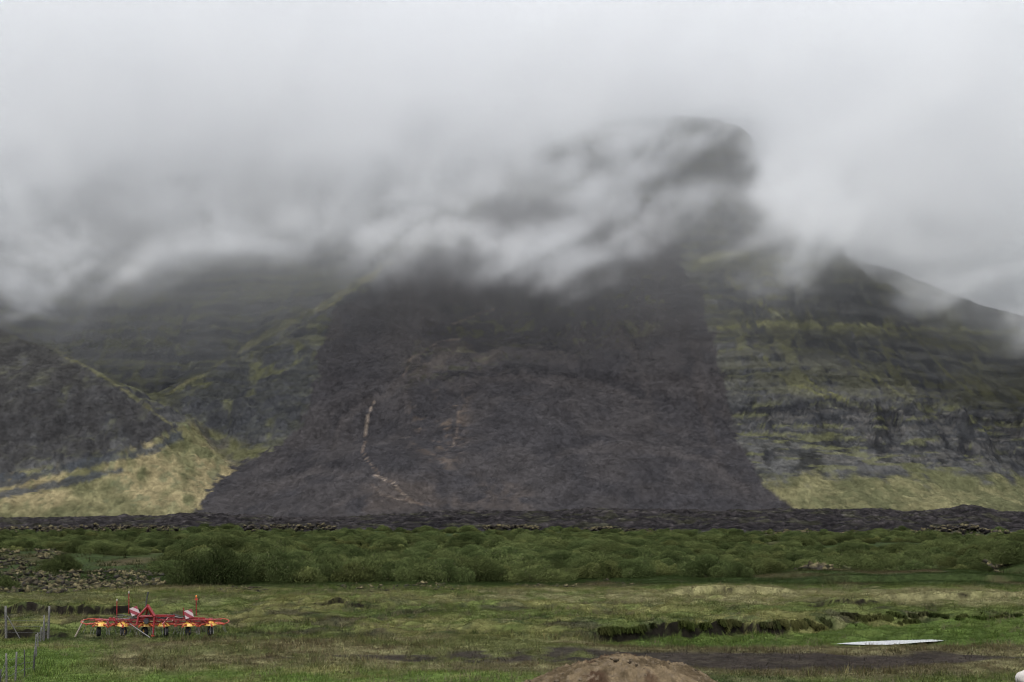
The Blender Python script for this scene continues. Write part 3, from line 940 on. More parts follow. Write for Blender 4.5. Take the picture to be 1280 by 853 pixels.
ix = mth("ROUND", mth("DIVIDE", mth("SUBTRACT", sep.outputs[0], float(cx[0])), float(cx[1] - cx[0])))
iy = mth("ROUND", mth("DIVIDE", mth("SUBTRACT", sep.outputs[1], float(cyy[0])), float(cyy[1] - cyy[0])))
iz = mth("ROUND", mth("DIVIDE", mth("SUBTRACT", sep.outputs[2], float(cz[0])), float(cz[1] - cz[0])))
idx = mth("ADD", mth("MULTIPLY", mth("ADD", mth("MULTIPLY", ix, nY), iy), nZ), iz)
na = ng.nodes.new("GeometryNodeInputNamedAttribute")
na.data_type = "FLOAT"
na.inputs["Name"].default_value = "thickness"
sa = ng.nodes.new("GeometryNodeSampleIndex")
sa.data_type = "FLOAT"
sa.domain = "POINT"
sa.clamp = True
ng.links.new(gi.outputs[0], sa.inputs["Geometry"])
ng.links.new(na.outputs[0], sa.inputs["Value"])
ng.links.new(idx, sa.inputs["Index"])
vc = ng.nodes.new("GeometryNodeVolumeCube")
ng.links.new(sa.outputs[0], vc.inputs["Density"])
vc.inputs["Min"].default_value = (cx[0], cyy[0], cz[0])
vc.inputs["Max"].default_value = (cx[-1], cyy[-1], cz[-1])
vc.inputs["Resolution X"].default_value = nX
vc.inputs["Resolution Y"].default_value = nY
vc.inputs["Resolution Z"].default_value = nZ
sm = ng.nodes.new("GeometryNodeSetMaterial")
sm.inputs["Material"].default_value = M_CLOUD
ng.links.new(vc.outputs[0], sm.inputs["Geometry"])
ng.links.new(sm.outputs[0], go.inputs[0])
md = cloud.modifiers.new("cloud_volume", "NODES")
md.node_group = ng
vme.materials.append(M_CLOUD)

# ================================================================== THE OBJECTS
# ------------------------------------------------------------------ hay tedder
M_RED = plain("red_paint", (0.165, 0.007, 0.009), 0.36, 0, 0.25, 9)
M_RED2 = plain("faded_red_paint", (0.26, 0.034, 0.013), 0.45, 0, 0.25, 12)
M_YELLOW = plain("yellow_plastic", (0.50, 0.29, 0.05), 0.42, 0, 0.15, 14)
M_RUBBER = plain("tyre_rubber", (0.006, 0.006, 0.007), 0.8, 0, 0.3, 40)
M_STEEL = plain("bare_steel", (0.11, 0.105, 0.10), 0.5, 0.4, 0.2, 40)
M_WHITE = plain("white_sheet", (0.30, 0.27, 0.24), 0.4, 0, 0.06, 20)
M_BLACK = plain("black_hose", (0.02, 0.02, 0.022), 0.5)
M_ORANGE = plain("orange_lens", (0.75, 0.22, 0.04), 0.25)
m, nt, b = new_mat("warning_stripes")
tc = nt.nodes.new("ShaderNodeTexCoord")
sx_ = nt.nodes.new("ShaderNodeSeparateXYZ"); nt.links.new(tc.outputs["Object"], sx_.inputs[0])
ad = nt.nodes.new("ShaderNodeMath"); ad.operation = "ADD"; nt.links.new(sx_.outputs[0], ad.inputs[0]); nt.links.new(sx_.outputs[2], ad.inputs[1])
mu = nt.nodes.new("ShaderNodeMath"); mu.operation = "MULTIPLY"; mu.inputs[1].default_value = 2.5; nt.links.new(ad.outputs[0], mu.inputs[0])
fr = nt.nodes.new("ShaderNodeMath"); fr.operation = "FRACT"; nt.links.new(mu.outputs[0], fr.inputs[0])
gt = nt.nodes.new("ShaderNodeMath"); gt.operation = "GREATER_THAN"; gt.inputs[1].default_value = 0.48; nt.links.new(fr.outputs[0], gt.inputs[0])
mxn = nt.nodes.new("ShaderNodeMix"); mxn.data_type = "RGBA"
mxn.inputs["A"].default_value = (0.34, 0.27, 0.27, 1); mxn.inputs["B"].default_value = (0.16, 0.01, 0.02, 1)
nt.links.new(gt.outputs[0], mxn.inputs["Factor"]); nt.links.new(mxn.outputs["Result"], b.inputs["Base Color"])
b.inputs["Roughness"].default_value = 0.35
M_STRIPE = m

TD = 96.0
TPX = FPX / TD
TX = (197 - 640) / TPX
tz0 = float(ground_z(TX, TD)) + 0.05


def lx(u): return (u - 197) / TPX
def lz(v): return (797.0 - v) / TPX


tedder = bpy.data.objects.new("hay_tedder", None)
tedder.location = (TX, TD, tz0)
tedder.rotation_euler = (0, 0, R(4))
link(tedder)
tag(tedder, "red hay tedder with six yellow hubs and two striped warning boards parked on the meadow", "hay tedder")

# frame: a stout middle beam and the two outer booms, slightly drooping
f = MB()
f.box((lx(213), 0, lz(776)), (lx(251) - lx(176), 0.16, 0.16), bevel=0.02)
f.box((lx(205), -0.10, lz(772.0)), (lx(222) - lx(188), 0.22, 0.12), bevel=0.02)
for a, c in (((lx(178), 0, lz(776)), (lx(124), 0.05, lz(777.5))), ((lx(248), 0, lz(776)), (lx(272), 0.05, lz(778)))):
    f.tube([a, c], [0.07, 0.055], 8)
f.box((lx(210), 0.0, lz(780.2)), (lx(262) - lx(140), 0.09, 0.07))
for u in (150, 168, 186, 208, 226, 245, 262):
    f.box((lx(u), 0, lz(778.5)), (0.12, 0.24, 0.22), bevel=0.02)
for u in (144, 176, 200, 217, 235, 254):
    f.tube([(lx(u), -0.05, lz(776.5)), (lx(u) + 0.18, -0.30, lz(778)), (lx(u) + 0.34, -0.28, lz(782))], 0.022, 6)
    f.box((lx(u) + 0.05, -0.14, lz(775.2)), (0.30, 0.07, 0.09), bevel=0.01)
f.tube([(lx(118), -0.25, lz(776.8)), (lx(200), -0.32, lz(777)), (lx(280), -0.25, lz(777.2))], 0.022, 8)
rr_ = random.Random(5)
for k in range(22):
    u = 126 + 146 * (k + rr_.random()) / 22
    f.tube([(lx(u), rr_.uniform(-0.35, 0.1), lz(rr_.uniform(773.5, 777))), (lx(u + rr_.uniform(-8, 8)), rr_.uniform(-0.45, 0.2), lz(rr_.uniform(778, 784)))], rr_.uniform(0.018, 0.034), 6)
f.build("main_beam", M_RED, tedder)
for y0, sag in ((-0.2, 0.10), (-0.12, 0.05)):
    MB().tube([(lx(150 + 86 * k / 12), y0, lz(771.5) + sag * math.sin(k * 1.4) - 0.03 * (k % 3)) for k in range(13)], 0.014, 6).build("hydraulic_hose", M_BLACK, tedder, True)
for a, c in (((lx(178), -0.2, lz(774)), (lx(150), -0.1, lz(776))), ((lx(222), -0.2, lz(773)), (lx(240), -0.1, lz(776)))):
    f = MB().tube([a, Vector(a).lerp(Vector(c), 0.5), Vector(a).lerp(Vector(c), 0.51), c], [0.035, 0.035, 0.02, 0.02], 8)
    f.build("lift_cylinder", M_STEEL, tedder)

# headstock: an open triangle with two legs
h = MB()
AP = Vector((lx(189.7), -0.45, lz(759.5)))
BL, BR_ = Vector((lx(178.5), -0.5, lz(772))), Vector((lx(198), -0.5, lz(772)))
for a, c, r in ((BL, AP, 0.055), (AP, BR_, 0.085), (BL, BR_, 0.05), (BL, Vector((lx(176.5), -0.55, lz(783))), 0.055), (BR_, Vector((lx(196.5), -0.55, lz(795)))
                                                                                                      , 0.05)):
    h.tube([a, c], r, 8)
h.prism([(lx(187), lz(761)), (lx(189.7), lz(758)), (lx(193), lz(761)), (lx(197.5), lz(770)), (lx(194), lz(770.5)), (lx(190), lz(764))], -0.47, -0.41)
for a, c in ((AP, Vector((lx(186), 0, lz(774)))), (AP, Vector((lx(194), 0, lz(774)))), (BR_, Vector((lx(198), 0, lz(777)))), (BL, Vector((lx(179), 0, lz(777))))):
    h.tube([a, c], 0.045, 8)
h.lathe([(0.0, -0.03), (0.07, -0.03), (0.07, 0.03), (0.0, 0.03)], (AP.x, AP.y, AP.z + 0.02), "Y", 12)
h.build("headstock", M_RED, tedder)
g = MB().lathe([(0.0, -0.16), (0.12, -0.16), (0.14, -0.05), (0.14, 0.06), (0.0, 0.08)], (lx(188), -0.35, lz(778)), "Y", 14)
g.box((lx(188), -0.28, lz(778)), (0.26, 0.2, 0.2), bevel=0.03)
g.build("gearbox", M_BLACK, tedder)
st = MB().tube([(lx(168), -0.5, lz(781)), (lx(181), -0.75, lz(789)), (lx(194.5), -1.0, lz(797.2))], [0.025, 0.03, 0.03], 8)
st.build("drive_shaft", M_STEEL, tedder)
sl_ = MB().box((lx(196.5), -0.55, lz(795.8)), (0.16, 0.12, 0.05), bevel=0.01).tube([(lx(196.5), -0.55, lz(787)), (lx(196.5), -0.55, lz(796.5))], 0.028, 8)
sl_.build("parking_stand", M_RED2, tedder)
hs = MB().tube([(lx(187), -0.42, lz(762)), (lx(187.6), -0.42, lz(755)), (lx(188.6), -0.42, lz(748)), (lx(189.9), -0.42, lz(742.2))], [0.04, 0.032, 0.030, 0.04], 8)
hs.build("hose_holder", M_BLACK, tedder)

# guard hoops at both ends
for cu, ru, rv, z, name in ((122.5, 15.5, 0.62, 778.6, 0), (276, 12.5, 0.6, 779.2, 1)):
    g = MB()
    pts = []
    for k in range(0, 15):
        a = math.pi * (0.5 + k / 14.0) if name == 0 else math.pi * (-0.5 + k / 14.0)
        pts.append((lx(cu) + ru / TPX * math.cos(a), rv * math.sin(a), lz(z) + 0.10 * math.sin(a)))
    g.tube(pts, 0.024, 8)
    g.tube([pts[0], (lx(cu) + (0.5 if name == 0 else -0.5), rv * 0.8, lz(777))], 0.022, 8)
    g.tube([pts[-1], (lx(cu) + (0.5 if name == 0 else -0.5), -rv * 0.8, lz(777))], 0.022, 8)
    g.build("guard_hoop", M_RED2, tedder, True)

# warning boards
for u, v, ang in ((172.9, 765.8, R(-22)), (239.5, 769.6, R(-14))):
    bd = MB().box((0, 0, 0), (0.40, 0.02, 0.40), bevel=0.008)
    o = bd.build("warning_board", M_STRIPE, tedder)
    o.location = (lx(u), -0.30, lz(v))
    o.rotation_euler = (R(-8), ang, R(12))
    br = MB().tube([(0, 0.03, -0.1), (0.05, 0.12, -0.42)], 0.018, 6)
    br.build("bracket", M_RED, o)

# marker posts
for u, v0, v1, tip in ((150.3, 776, 753.4, "w"), (164.8, 770, 744, "w"), (247.8, 772, 749, "o"), (232.2, 772, 762.5, "")):
    p = MB().tube([(lx(u), 0.1, lz(v0)), (lx(u) - 0.01, 0.1, lz(v1))], 0.024, 8)
    o = p.build("marker_post", M_RED, tedder)
    if tip:
        l_ = MB().lathe([(0.0, -0.05), (0.030, -0.045), (0.032, 0.02), (0.02, 0.05), (0.0, 0.05)], (lx(u) - 0.01, 0.1, lz(v1) + 0.03), "Z", 10)
        l_.build("lamp", M_WHITE if tip == "w" else M_ORANGE, o)
        if tip == "o":
            MB().box((lx(u), 0.1, lz(v1) - 0.12), (0.16, 0.05, 0.09), bevel=0.01).build("reflector", M_RED2, o)
MB().box((lx(154), -0.1, lz(773.2)), (0.34, 0.1, 0.035), bevel=0.01).build("cover_plate", M_STEEL, tedder)

# rotors: yellow hub, red arms with steel tines, wheel on a grey leg
rot_u = (131.0, 157.5, 186.5, 208.0, 239.5, 266.0)


def rotor_mesh():
    hub = MB().lathe([(0.0, 0.17), (0.12, 0.17), (0.14, 0.09), (0.28, 0.03), (0.34, -0.08), (0.31, -0.085), (0.10, 0.02)], n=18).mesh("hub", M_YELLOW)
    arm = MB()
    arm.tube([(0.16, 0, 0.0), (0.50, 0, 0.0), (0.66, 0, -0.05)], [0.042, 0.036, 0.03], 8)
    arm.box((0.67, 0, -0.06), (0.08, 0.08, 0.07))
    nf = len(arm.f)
    for s in (-1, 1):
        arm.tube([(0.67, 0, -0.06), (0.68, s * 0.07, -0.08), (0.70, s * 0.07, -0.28), (0.78, s * 0.07, -0.44)], 0.008, 5)
    cap = MB().lathe([(0.0, 0.27), (0.10, 0.26), (0.13, 0.16), (0.13, 0.10)], n=14).mesh("gear_cap", M_RED)
    leg = MB().tube([(0.0, 0, 0.0), (0.06, -0.02, -0.22), (0.10, -0.02, -0.40)], 0.022, 8).tube([(0.10, -0.02, -0.40), (-0.09, -0.02, -0.40)], 0.018, 8).mesh("wheel_leg", M_STEEL)
    tyre = MB().lathe([(0.10, -0.08), (0.19, -0.10), (0.22, -0.07), (0.225, 0.0), (0.22, 0.07), (0.19, 0.10), (0.10, 0.08)], axis="X", n=24).mesh("tyre", M_RUBBER, True)
    rim = MB().lathe([(0.0, -0.03), (0.05, -0.05), (0.105, -0.055), (0.105, 0.055), (0.05, 0.05), (0.0, 0.03)], axis="X", n=18).mesh("rim", M_YELLOW)
    return hub, arm.mesh("tine_arm", M_RED2, False, M_STEEL, nf), cap, leg, tyre, rim


hub, arm_m, cap_m, leg_m, tyre_m, rim_m = rotor_mesh()
for i, u in enumerate(rot_u):
    rt = bpy.data.objects.new("rotor", hub)
    link(rt, tedder)
    rt.location = (lx(u), 0.05 if i % 2 else -0.05, 0.565 + (0.02 if i in (0, 5) else 0))
    rt.rotation_euler = (R(2), R(1.5 * (2.5 - i)), 0)
    link(bpy.data.objects.new("gear_cap", cap_m), rt)
    for q in range(6):
        o = link(bpy.data.objects.new("tine_arm", arm_m), rt)
        o.rotation_euler = (0, 0, R(60 * q + 30 * (i % 2) + 8))
    wx = lx((128.5, 159.0, 185.0, 211.3, 238.3, 265.2)[i]) - lx(u)
    wh = bpy.data.objects.new("wheel", tyre_m)
    link(wh, tedder)
    wh.location = (lx(u) + wx, 0.02, 0.225)
    wh.rotation_euler = (0, 0, R((12, -20, 35, 8, -10, 15)[i]))
    r_ = bpy.data.objects.new("rim", rim_m)
    link(r_, wh)
    lg = bpy.data.objects.new("wheel_leg", leg_m)
    link(lg, rt)
    lg.location = (wx * 0.8, 0, 0.0)

# ------------------------------------------------------------------ fence, leaning stake
M_POST = plain("weathered_wood", (0.075, 0.072, 0.066), 0.85, 0, 0.35, 14, 0.4)
M_POSTD = plain("dark_wood", (0.020, 0.019, 0.018), 0.85, 0, 0.35, 14, 0.4)
M_WIRE = plain("fence_wire", (0.09, 0.09, 0.09), 0.5, 0.5)
M_STAKE = plain("pale_stake_wood", (0.17, 0.145, 0.11), 0.8, 0, 0.25, 14, 0.3)
# (u at the foot, v at the foot, v at the top, lean in u, radius, dark)
POSTS = [(8.0, 795.5, 754.6, -0.6, 0.085, 0), (60.0, 798, 757, 0.3, 0.075, 0), (55.2, 801, 769, -0.2, 0.05, 0), (50.4, 803, 784.5, 0.3, 0.045, 0), (43.6, 815, 793, 0.4, 0.04, 0), (46.0, 822, 808, -0.4, 0.04, 0),
         (53.0, 802, 777, 0.4, 0.04, 0), (47.8, 807, 790, -0.3, 0.04, 0), (41.4, 840, 813, 0.5, 0.05, 1), (31.2, 846, 812, -0.5, 0.035, 1), (19.0, 853, 817, 0.3, 0.05, 0), (8.6, 860, 819.5, -0.6, 0.05, 0), (-1.0, 868, 838, 0.3, 0.06, 1)]
fence = bpy.data.objects.new("wire_fence", None)
p0 = gnd(31.2, 846, 0)
fence.location = (p0.x, p0.y, float(ground_z(p0.x, p0.y)))
link(fence)
tag(fence, "old wire fence of grey wooden posts running down the left edge of the meadow", "fence")
tops = []
for (u, v, vt, ln, r, dk) in POSTS:
    g_ = gnd(u, v, 0.0)
    z = float(ground_z(g_.x, g_.y))
    hgt = (v - vt) / FPX * g_.y
    q = g_ - Vector(fence.location)
    q.z = z - fence.location.z
    mb = MB()
    n = 5
    dx = ln / FPX * g_.y * 3
    r *= 0.72
    mb.tube([(q.x + dx * (k / n), q.y, q.z - 0.3 + (hgt + 0.3) * k / n) for k in range(n + 1)], [r * (1 + 0.06 * math.sin(3.1 * k + u)) for k in range(n)] + [r * 0.86], 9)
    o = mb.build("post", M_POSTD if dk else M_POST, fence, True)
    if dk: o["label"] = "dark post"
    tops.append((q, hgt, dx))
rows = [0, 1, 3, 4, 8, 9, 10, 11, 12]
for frac in (0.30, 0.55, 0.80):
    mb = MB()
    pts = []
    for k, i in enumerate(rows):
        q, hg, dx = tops[i]
        p = Vector((q.x + dx * frac, q.y - 0.06, q.z + min(hg, 1.15) * frac))
        if pts:
            a = pts[-1]
            for t in (0.33, 0.66):
                mm = a.lerp(p, t); mm.z -= 0.03
                pts.append(mm)
        pts.append(p)
    mb.tube(pts, 0.006, 5)
    mb.build("wire", M_WIRE, fence)
q, hg, dx = tops[0]
e = gnd(27.5, 795.5, 0) - Vector(fence.location)
MB().tube([(q.x + 0.02, q.y - 0.05, q.z + hg * 0.70), (e.x, e.y - 0.1, q.z - 0.1)], 0.025, 7).build("brace", M_POST, fence)

a, c = gnd(92.0, 797, 0), gnd(104.0, 797, 0)
sz = float(ground_z(a.x, a.y))
stake = bpy.data.objects.new("wooden_stake", None)
sk = MB()
L0 = Vector((0, 0, -0.12)); L1 = Vector((c.x - a.x, 0.15, (797 - 774.5) / FPX * a.y))
sk.tube([L0.lerp(L1, t) for t in (0, 0.25, 0.5, 0.75, 1)], [0.048, 0.046, 0.044, 0.043, 0.038], 8)
stake = sk.build("wooden_stake", M_STAKE, None, True)
stake.location = (a.x, a.y, sz)
tag(stake, "pale wooden stake leaning over in the grass beside the red tedder", "stake")

# ------------------------------------------------------------------ gravel mound, pale boulder
MY0 = 60.0
mc = at(779, 904, MY0)
mr_x, mr_y, mh = 5.1, 4.4, at(779, 827, MY0).z
na_, nr_ = 520, 190
vs_, fs_ = [], []
aa, rr = np.meshgrid(np.linspace(0, 2 * np.pi, na_, endpoint=False), np.linspace(0, 1, nr_))
xx, yy = rr * np.cos(aa) * mr_x, rr * np.sin(aa) * mr_y
prof_r = np.interp(rr, [0, 0.10, 0.22, 0.38, 0.60, 0.82, 1.0], [1.0, 0.985, 0.93, 0.78, 0.46, 0.15, -0.04])
wig = fbm2(xx / 1.1, yy / 1.1, 4, 701)
lump = np.abs(fbm2(xx / 0.28, yy / 0.28, 3, 703))
zz = mh * prof_r * (1 + 0.05 * fbm2(xx / 2.4, yy / 2.4, 2, 705)) + (0.12 * wig + 0.06 * lump + 0.055 * np.abs(fbm2(xx / 0.10, yy / 0.10, 2, 715)) + 0.03 * vnoise2(xx / 0.05, yy / 0.05, 717)) * smooth(1.0, 0.7, rr)
zz = zz - 0.10 * smooth(0.75, 0.1, np.hypot((xx + 0.95) / 0.8, (yy + 0.6) / 0.8))
mcol = mixc((0.056, 0.042, 0.025), (0.112, 0.085, 0.052), smooth(-0.5, 0.7, fbm2(xx / 0.5, yy / 0.5, 4, 707)))
mcol = mixc(mcol, np.array((0.032, 0.018, 0.012)), 0.8 * smooth(0.25, 0.7, fbm2(xx / 0.9 + 5, yy / 0.9, 3, 709)))
mcol = mixc(mcol, np.array((0.105, 0.083, 0.058)), 0.6 * smooth(0.3, 0.6, fbm2(xx / 0.12, yy / 0.12, 2, 711)))
idx_ = np.arange(na_ * nr_).reshape(nr_, na_)
fcs = np.stack([idx_[:-1, :], np.roll(idx_, -1, 1)[:-1, :], np.roll(idx_, -1, 1)[1:, :], idx_[1:, :]], -1).reshape(-1, 4)[:, ::-1]
M_GRAVEL = tinted("brown_gravel", [(3.0, (1, 1)), (22.0, (1, 1))], 0.35, (26.0, 0.03, 0.9))
mme = np_mesh("gravel_mound", np.stack([xx, yy, zz], -1).reshape(-1, 3), fcs, [M_GRAVEL], mcol.reshape(-1, 3))
mound = tag(link(bpy.data.objects.new("gravel_mound", mme)), "heap of brown gravelly soil on the near edge of the meadow", "mound")
mound.location = (mc.x, MY0, float(ground_z(mc.x, MY0)) - 0.02)


def stone_mesh(name, r, seed, sub=3, squash=0.7, amp=0.3):
    bm = bmesh.new()
    bmesh.ops.create_icosphere(bm, subdivisions=sub, radius=1)
    P = np.array([v.co[:] for v in bm.verts])
    d = 1 + amp * fbm3(P[:, 0] * 1.3 + seed, P[:, 1] * 1.3, P[:, 2] * 1.3, 3, seed)
    P = P * d[:, None] * np.array([1, 0.85, squash]) * r
    F = np.array([[v.index for v in f.verts] for f in bm.faces])
    bm.free()
    return P, F


P, F = stone_mesh("boulder", 0.55, 5, 4, 0.62, 0.12)
bg = gnd(1284, 857, 0)
P[:, 2] += 0.28
bme = np_mesh("pale_boulder", P, F, [plain("pale_stone", (0.33, 0.31, 0.285), 0.8, 0, 0.15, 6, 0.3)])
bo = tag(link(bpy.data.objects.new("pale_boulder", bme)), "rounded whitish boulder in the grass at the lower right edge", "boulder")
bo.location = (bg.x + 0.14, bg.y, float(ground_z(bg.x, bg.y)) - 0.06)

# ------------------------------------------------------------------ mossy lava rubble
stones = [stone_mesh("s", 1.0, 20 + k, 2, 0.78, 1.3) for k in range(8)]
RUB = [([(-60, 705), (20, 704), (60, 712), (120, 716), (170, 713), (200, 718), (204, 732), (150, 738), (80, 741), (-60, 742)], 1900, (0.08, 0.32)),
       ([(120, 691), (170, 690), (180, 700), (130, 703)], 260, (0.12, 0.4)),
       ([(-60, 684), (25, 684), (40, 692), (20, 702), (-60, 703)], 420, (0.10, 0.4)),
       ([(45, 697), (75, 700), (80, 708), (50, 709)], 160, (0.10, 0.32)),
       ([(-60, 661), (30, 660), (140, 656), (215, 658), (230, 663), (120, 667), (-60, 668)], 700, (0.2, 0.6)),
       ([(300, 657), (350, 655), (420, 657), (420, 663), (310, 664)], 170, (0.2, 0.6)),
       ([(600, 658.5), (640, 656.5), (680, 658.5), (670, 661), (605, 661)], 140, (0.2, 0.6)),
       ([(725, 661), (760, 658), (800, 662), (850, 664), (800, 667), (740, 665)], 170, (0.2, 0.6)),
       ([(1060, 667), (1130, 666), (1160, 659), (1215, 656), (1225, 662), (1280, 668), (1330, 668), (1330, 673), (1060, 670)], 380, (0.2, 0.7)),
       ([(950, 668), (1010, 666), (1060, 667), (1060, 670), (950, 670)], 50, (0.4, 1.0)),
       ([(1070, 716), (1085, 700), (1110, 700), (1120, 716)], 700, (0.10, 0.42)),
       ([(1225, 712), (1245, 704), (1330, 704), (1330, 716)], 700, (0.10, 0.42)),
       ([(955, 704), (1030, 716), (1040, 724), (960, 718)], 300, (0.15, 0.5)),
       ([(420, 733), (560, 730), (580, 740), (440, 742)], 170, (0.05, 0.2)),
       ([(262, 737), (330, 735), (340, 741), (270, 742)], 90, (0.05, 0.2)),
       ([(640, 730), (760, 728), (800, 733), (660, 736)], 90, (0.05, 0.18)),
       ([(1020, 700), (1330, 690), (1330, 720), (1020, 722)], 160, (0.15, 0.5))]
vv_, ff_, cc_ = [], [], []
base_i = 0
for poly, cnt, (r0, r1) in RUB:
    us, vs2 = [p[0] for p in poly], [p[1] for p in poly]
    made = 0
    while made < cnt:
        u, v = RNG.uniform(min(us), max(us), 400), RNG.uniform(min(vs2), max(vs2), 400)
        ok = in_poly(u, v, poly)
        for uu, vv2 in zip(u[ok], v[ok]):
            if made >= cnt: break
            made += 1
            g_ = gnd(uu, min(max(vv2, 652.5), 742), 0.0) if vv2 > 690 else at(uu, vv2, RNG.uniform(470, 585))
            P, F = stones[RNG.integers(8)]
            r = r0 + (r1 - r0) * RNG.random() ** 2
            th = RNG.uniform(0, 6.28)
            M3 = np.array([[math.cos(th), -math.sin(th), 0], [math.sin(th), math.cos(th), 0], [0, 0, RNG.uniform(0.7, 1.3)]])
            Q = P @ M3.T * r
            zb = float(ground_z(g_.x, g_.y))
            stack = 0.0
            if vv2 > 690 and r1 > 0.5: stack = 1.1 * max(0, vnoise2(np.array([g_.x / 5]), np.array([g_.y / 7]), 5)[0])
            if vv2 <= 690: stack = max(0.0, g_.z - zb - 0.1)
            Q = Q + np.array([g_.x, g_.y, zb + 0.22 * r + min(stack, 2.6)])
            nz = P[:, 2] / np.linalg.norm(P, axis=1)
            mo = smooth(0.1, 0.85, nz + 0.5 * vnoise3(Q[:, 0] * 2, Q[:, 1] * 2, Q[:, 2] * 2, 3)) * (0.92 if RNG.random() < 0.82 else 0.25)
            rockc = np.array((0.014, 0.0125, 0.0125)) * RNG.uniform(0.5, 2.2)
            mossc = np.array((0.088, 0.077, 0.040)) * RNG.uniform(0.5, 1.35) if RNG.random() < (0.65 if vv2 > 690 else 0.95) else np.array((0.042, 0.046, 0.020))
            vv_.append(Q); ff_.append(F + base_i); cc_.append(mixc(rockc, mossc, mo))
            base_i += len(Q)
mi = RNG.integers(30, nr_ - 12, 170), RNG.integers(0, na_, 170)
for q in range(170):
    a_, b_ = mi[0][q], mi[1][q]
    P, F = stones[RNG.integers(8)]
    r = 0.02 + 0.06 * RNG.random() ** 3
    Q = P * r + np.array([xx[a_, b_] + mound.location.x, yy[a_, b_] + mound.location.y, zz[a_, b_] + mound.location.z + 0.3 * r])
    vv_.append(Q); ff_.append(F + base_i)
    cc_.append(np.tile(np.array((0.075, 0.060, 0.042)) * RNG.uniform(0.4, 1.7), (len(Q), 1)))
    base_i += len(Q)
rub = tag(link(bpy.data.objects.new("rubble", np_mesh("rubble", np.concatenate(vv_), np.concatenate(ff_), [M_ROCK], np.concatenate(cc_)))),
          "mossy lava rubble scattered among the scrub", "rubble", kind="stuff")

# ------------------------------------------------------------------ scrub
LEAFC = np.array((0.030, 0.042, 0.0150))
LEAFT = np.array((0.092, 0.111, 0.040))


def bush_mesh(seed, wide=2.0, tall=1.7, n=2600, leaf=0.15, hue=0.0, tone=1.0):
    """many stems fan out from the root; upright sprays of leaves hang on them"""
    r = np.random.default_rng(seed)
    lobes = []
    k = int(9 + 5 * wide / 2)
    for i in range(k):
        a, q = r.uniform(0, 6.28), math.sqrt(r.uniform(0.0, 1.0))
        hx, hy = q * wide * 0.72 * math.cos(a), q * wide * 0.72 * math.sin(a)
        hz = tall * (0.72 - 0.42 * q * q) * r.uniform(0.75, 1.18)
        lobes.append((hx, hy, hz, wide * r.uniform(0.26, 0.42), tall * r.uniform(0.22, 0.36)))
    lobes = np.array(lobes)
    pick = r.integers(0, k, n)
    d = r.normal(size=(n, 3))
    d /= np.linalg.norm(d, axis=1)[:, None]
    rad = r.uniform(0.35, 1.05, n) ** 0.6
    c = lobes[pick, :3] + d * rad[:, None] * lobes[pick][:, [3, 3, 4]]
    low = r.random(n) < 0.22                                   # skirts down to the ground
    c[low, 2] *= r.uniform(0.1, 0.7, low.sum())
    c[:, 2] = np.maximum(c[:, 2], 0.05)
    L = leaf * r.uniform(0.7, 1.5, n)
    up = np.stack([0.5 * c[:, 0] / wide + r.normal(0, 0.45, n), 0.5 * c[:, 1] / wide + r.normal(0, 0.45, n), np.full(n, 0.9) + r.normal(0, 0.35, n)], 1)
    up /= np.linalg.norm(up, axis=1)[:, None]
    sd_ = np.cross(up, r.normal(size=(n, 3)))
    sd_ /= np.linalg.norm(sd_, axis=1)[:, None]
    A = c - sd_ * (L * 0.24)[:, None]
    B = c + sd_ * (L * 0.24)[:, None]
    T = c + up * (L * 1.7)[:, None]
    D = c - up * (L * 0.75)[:, None]
    V = np.stack([D, B, T, A], 1).reshape(-1, 3)
    Fq = np.arange(n * 4).reshape(n, 4)
    t = np.clip(0.5 + 0.18 * r.normal(size=n) + 0.30 * np.sin(pick * 2.4), 0, 1)
    col = mixc(LEAFC, LEAFT, t) * (1 + hue * np.array((0.5, 0.1, 0.0))) * tone
    dead = r.random(n) < 0.02
    col[dead] = (0.085, 0.075, 0.05)
    col = np.repeat(col, 4, 0)
    # stems as thin three-sided bars
    SV, SF = [], []
    b0 = len(V)
    for i in range(k):
        p0, p1 = np.array([lobes[i, 0] * 0.12, lobes[i, 1] * 0.12, -0.15]), lobes[i, :3]
        for s in range(3):
            a = s * 2.094
            off = np.array([math.cos(a), math.sin(a), 0])
            SV += [p0 + off * 0.035, p1 + off * 0.012]
        o = b0 + i * 6
        for s in range(3):
            s2 = (s + 1) % 3
            SF.append((o + 2 * s, o + 2 * s2, o + 2 * s2 + 1, o + 2 * s + 1))
    V = np.concatenate([V, np.array(SV)])
    Fq = np.concatenate([Fq, np.array(SF)])
    col = np.concatenate([col, np.tile((0.05, 0.04, 0.03), (len(SV), 1))])
    return np_mesh("bush", V, Fq, [M_LEAF], col, False)


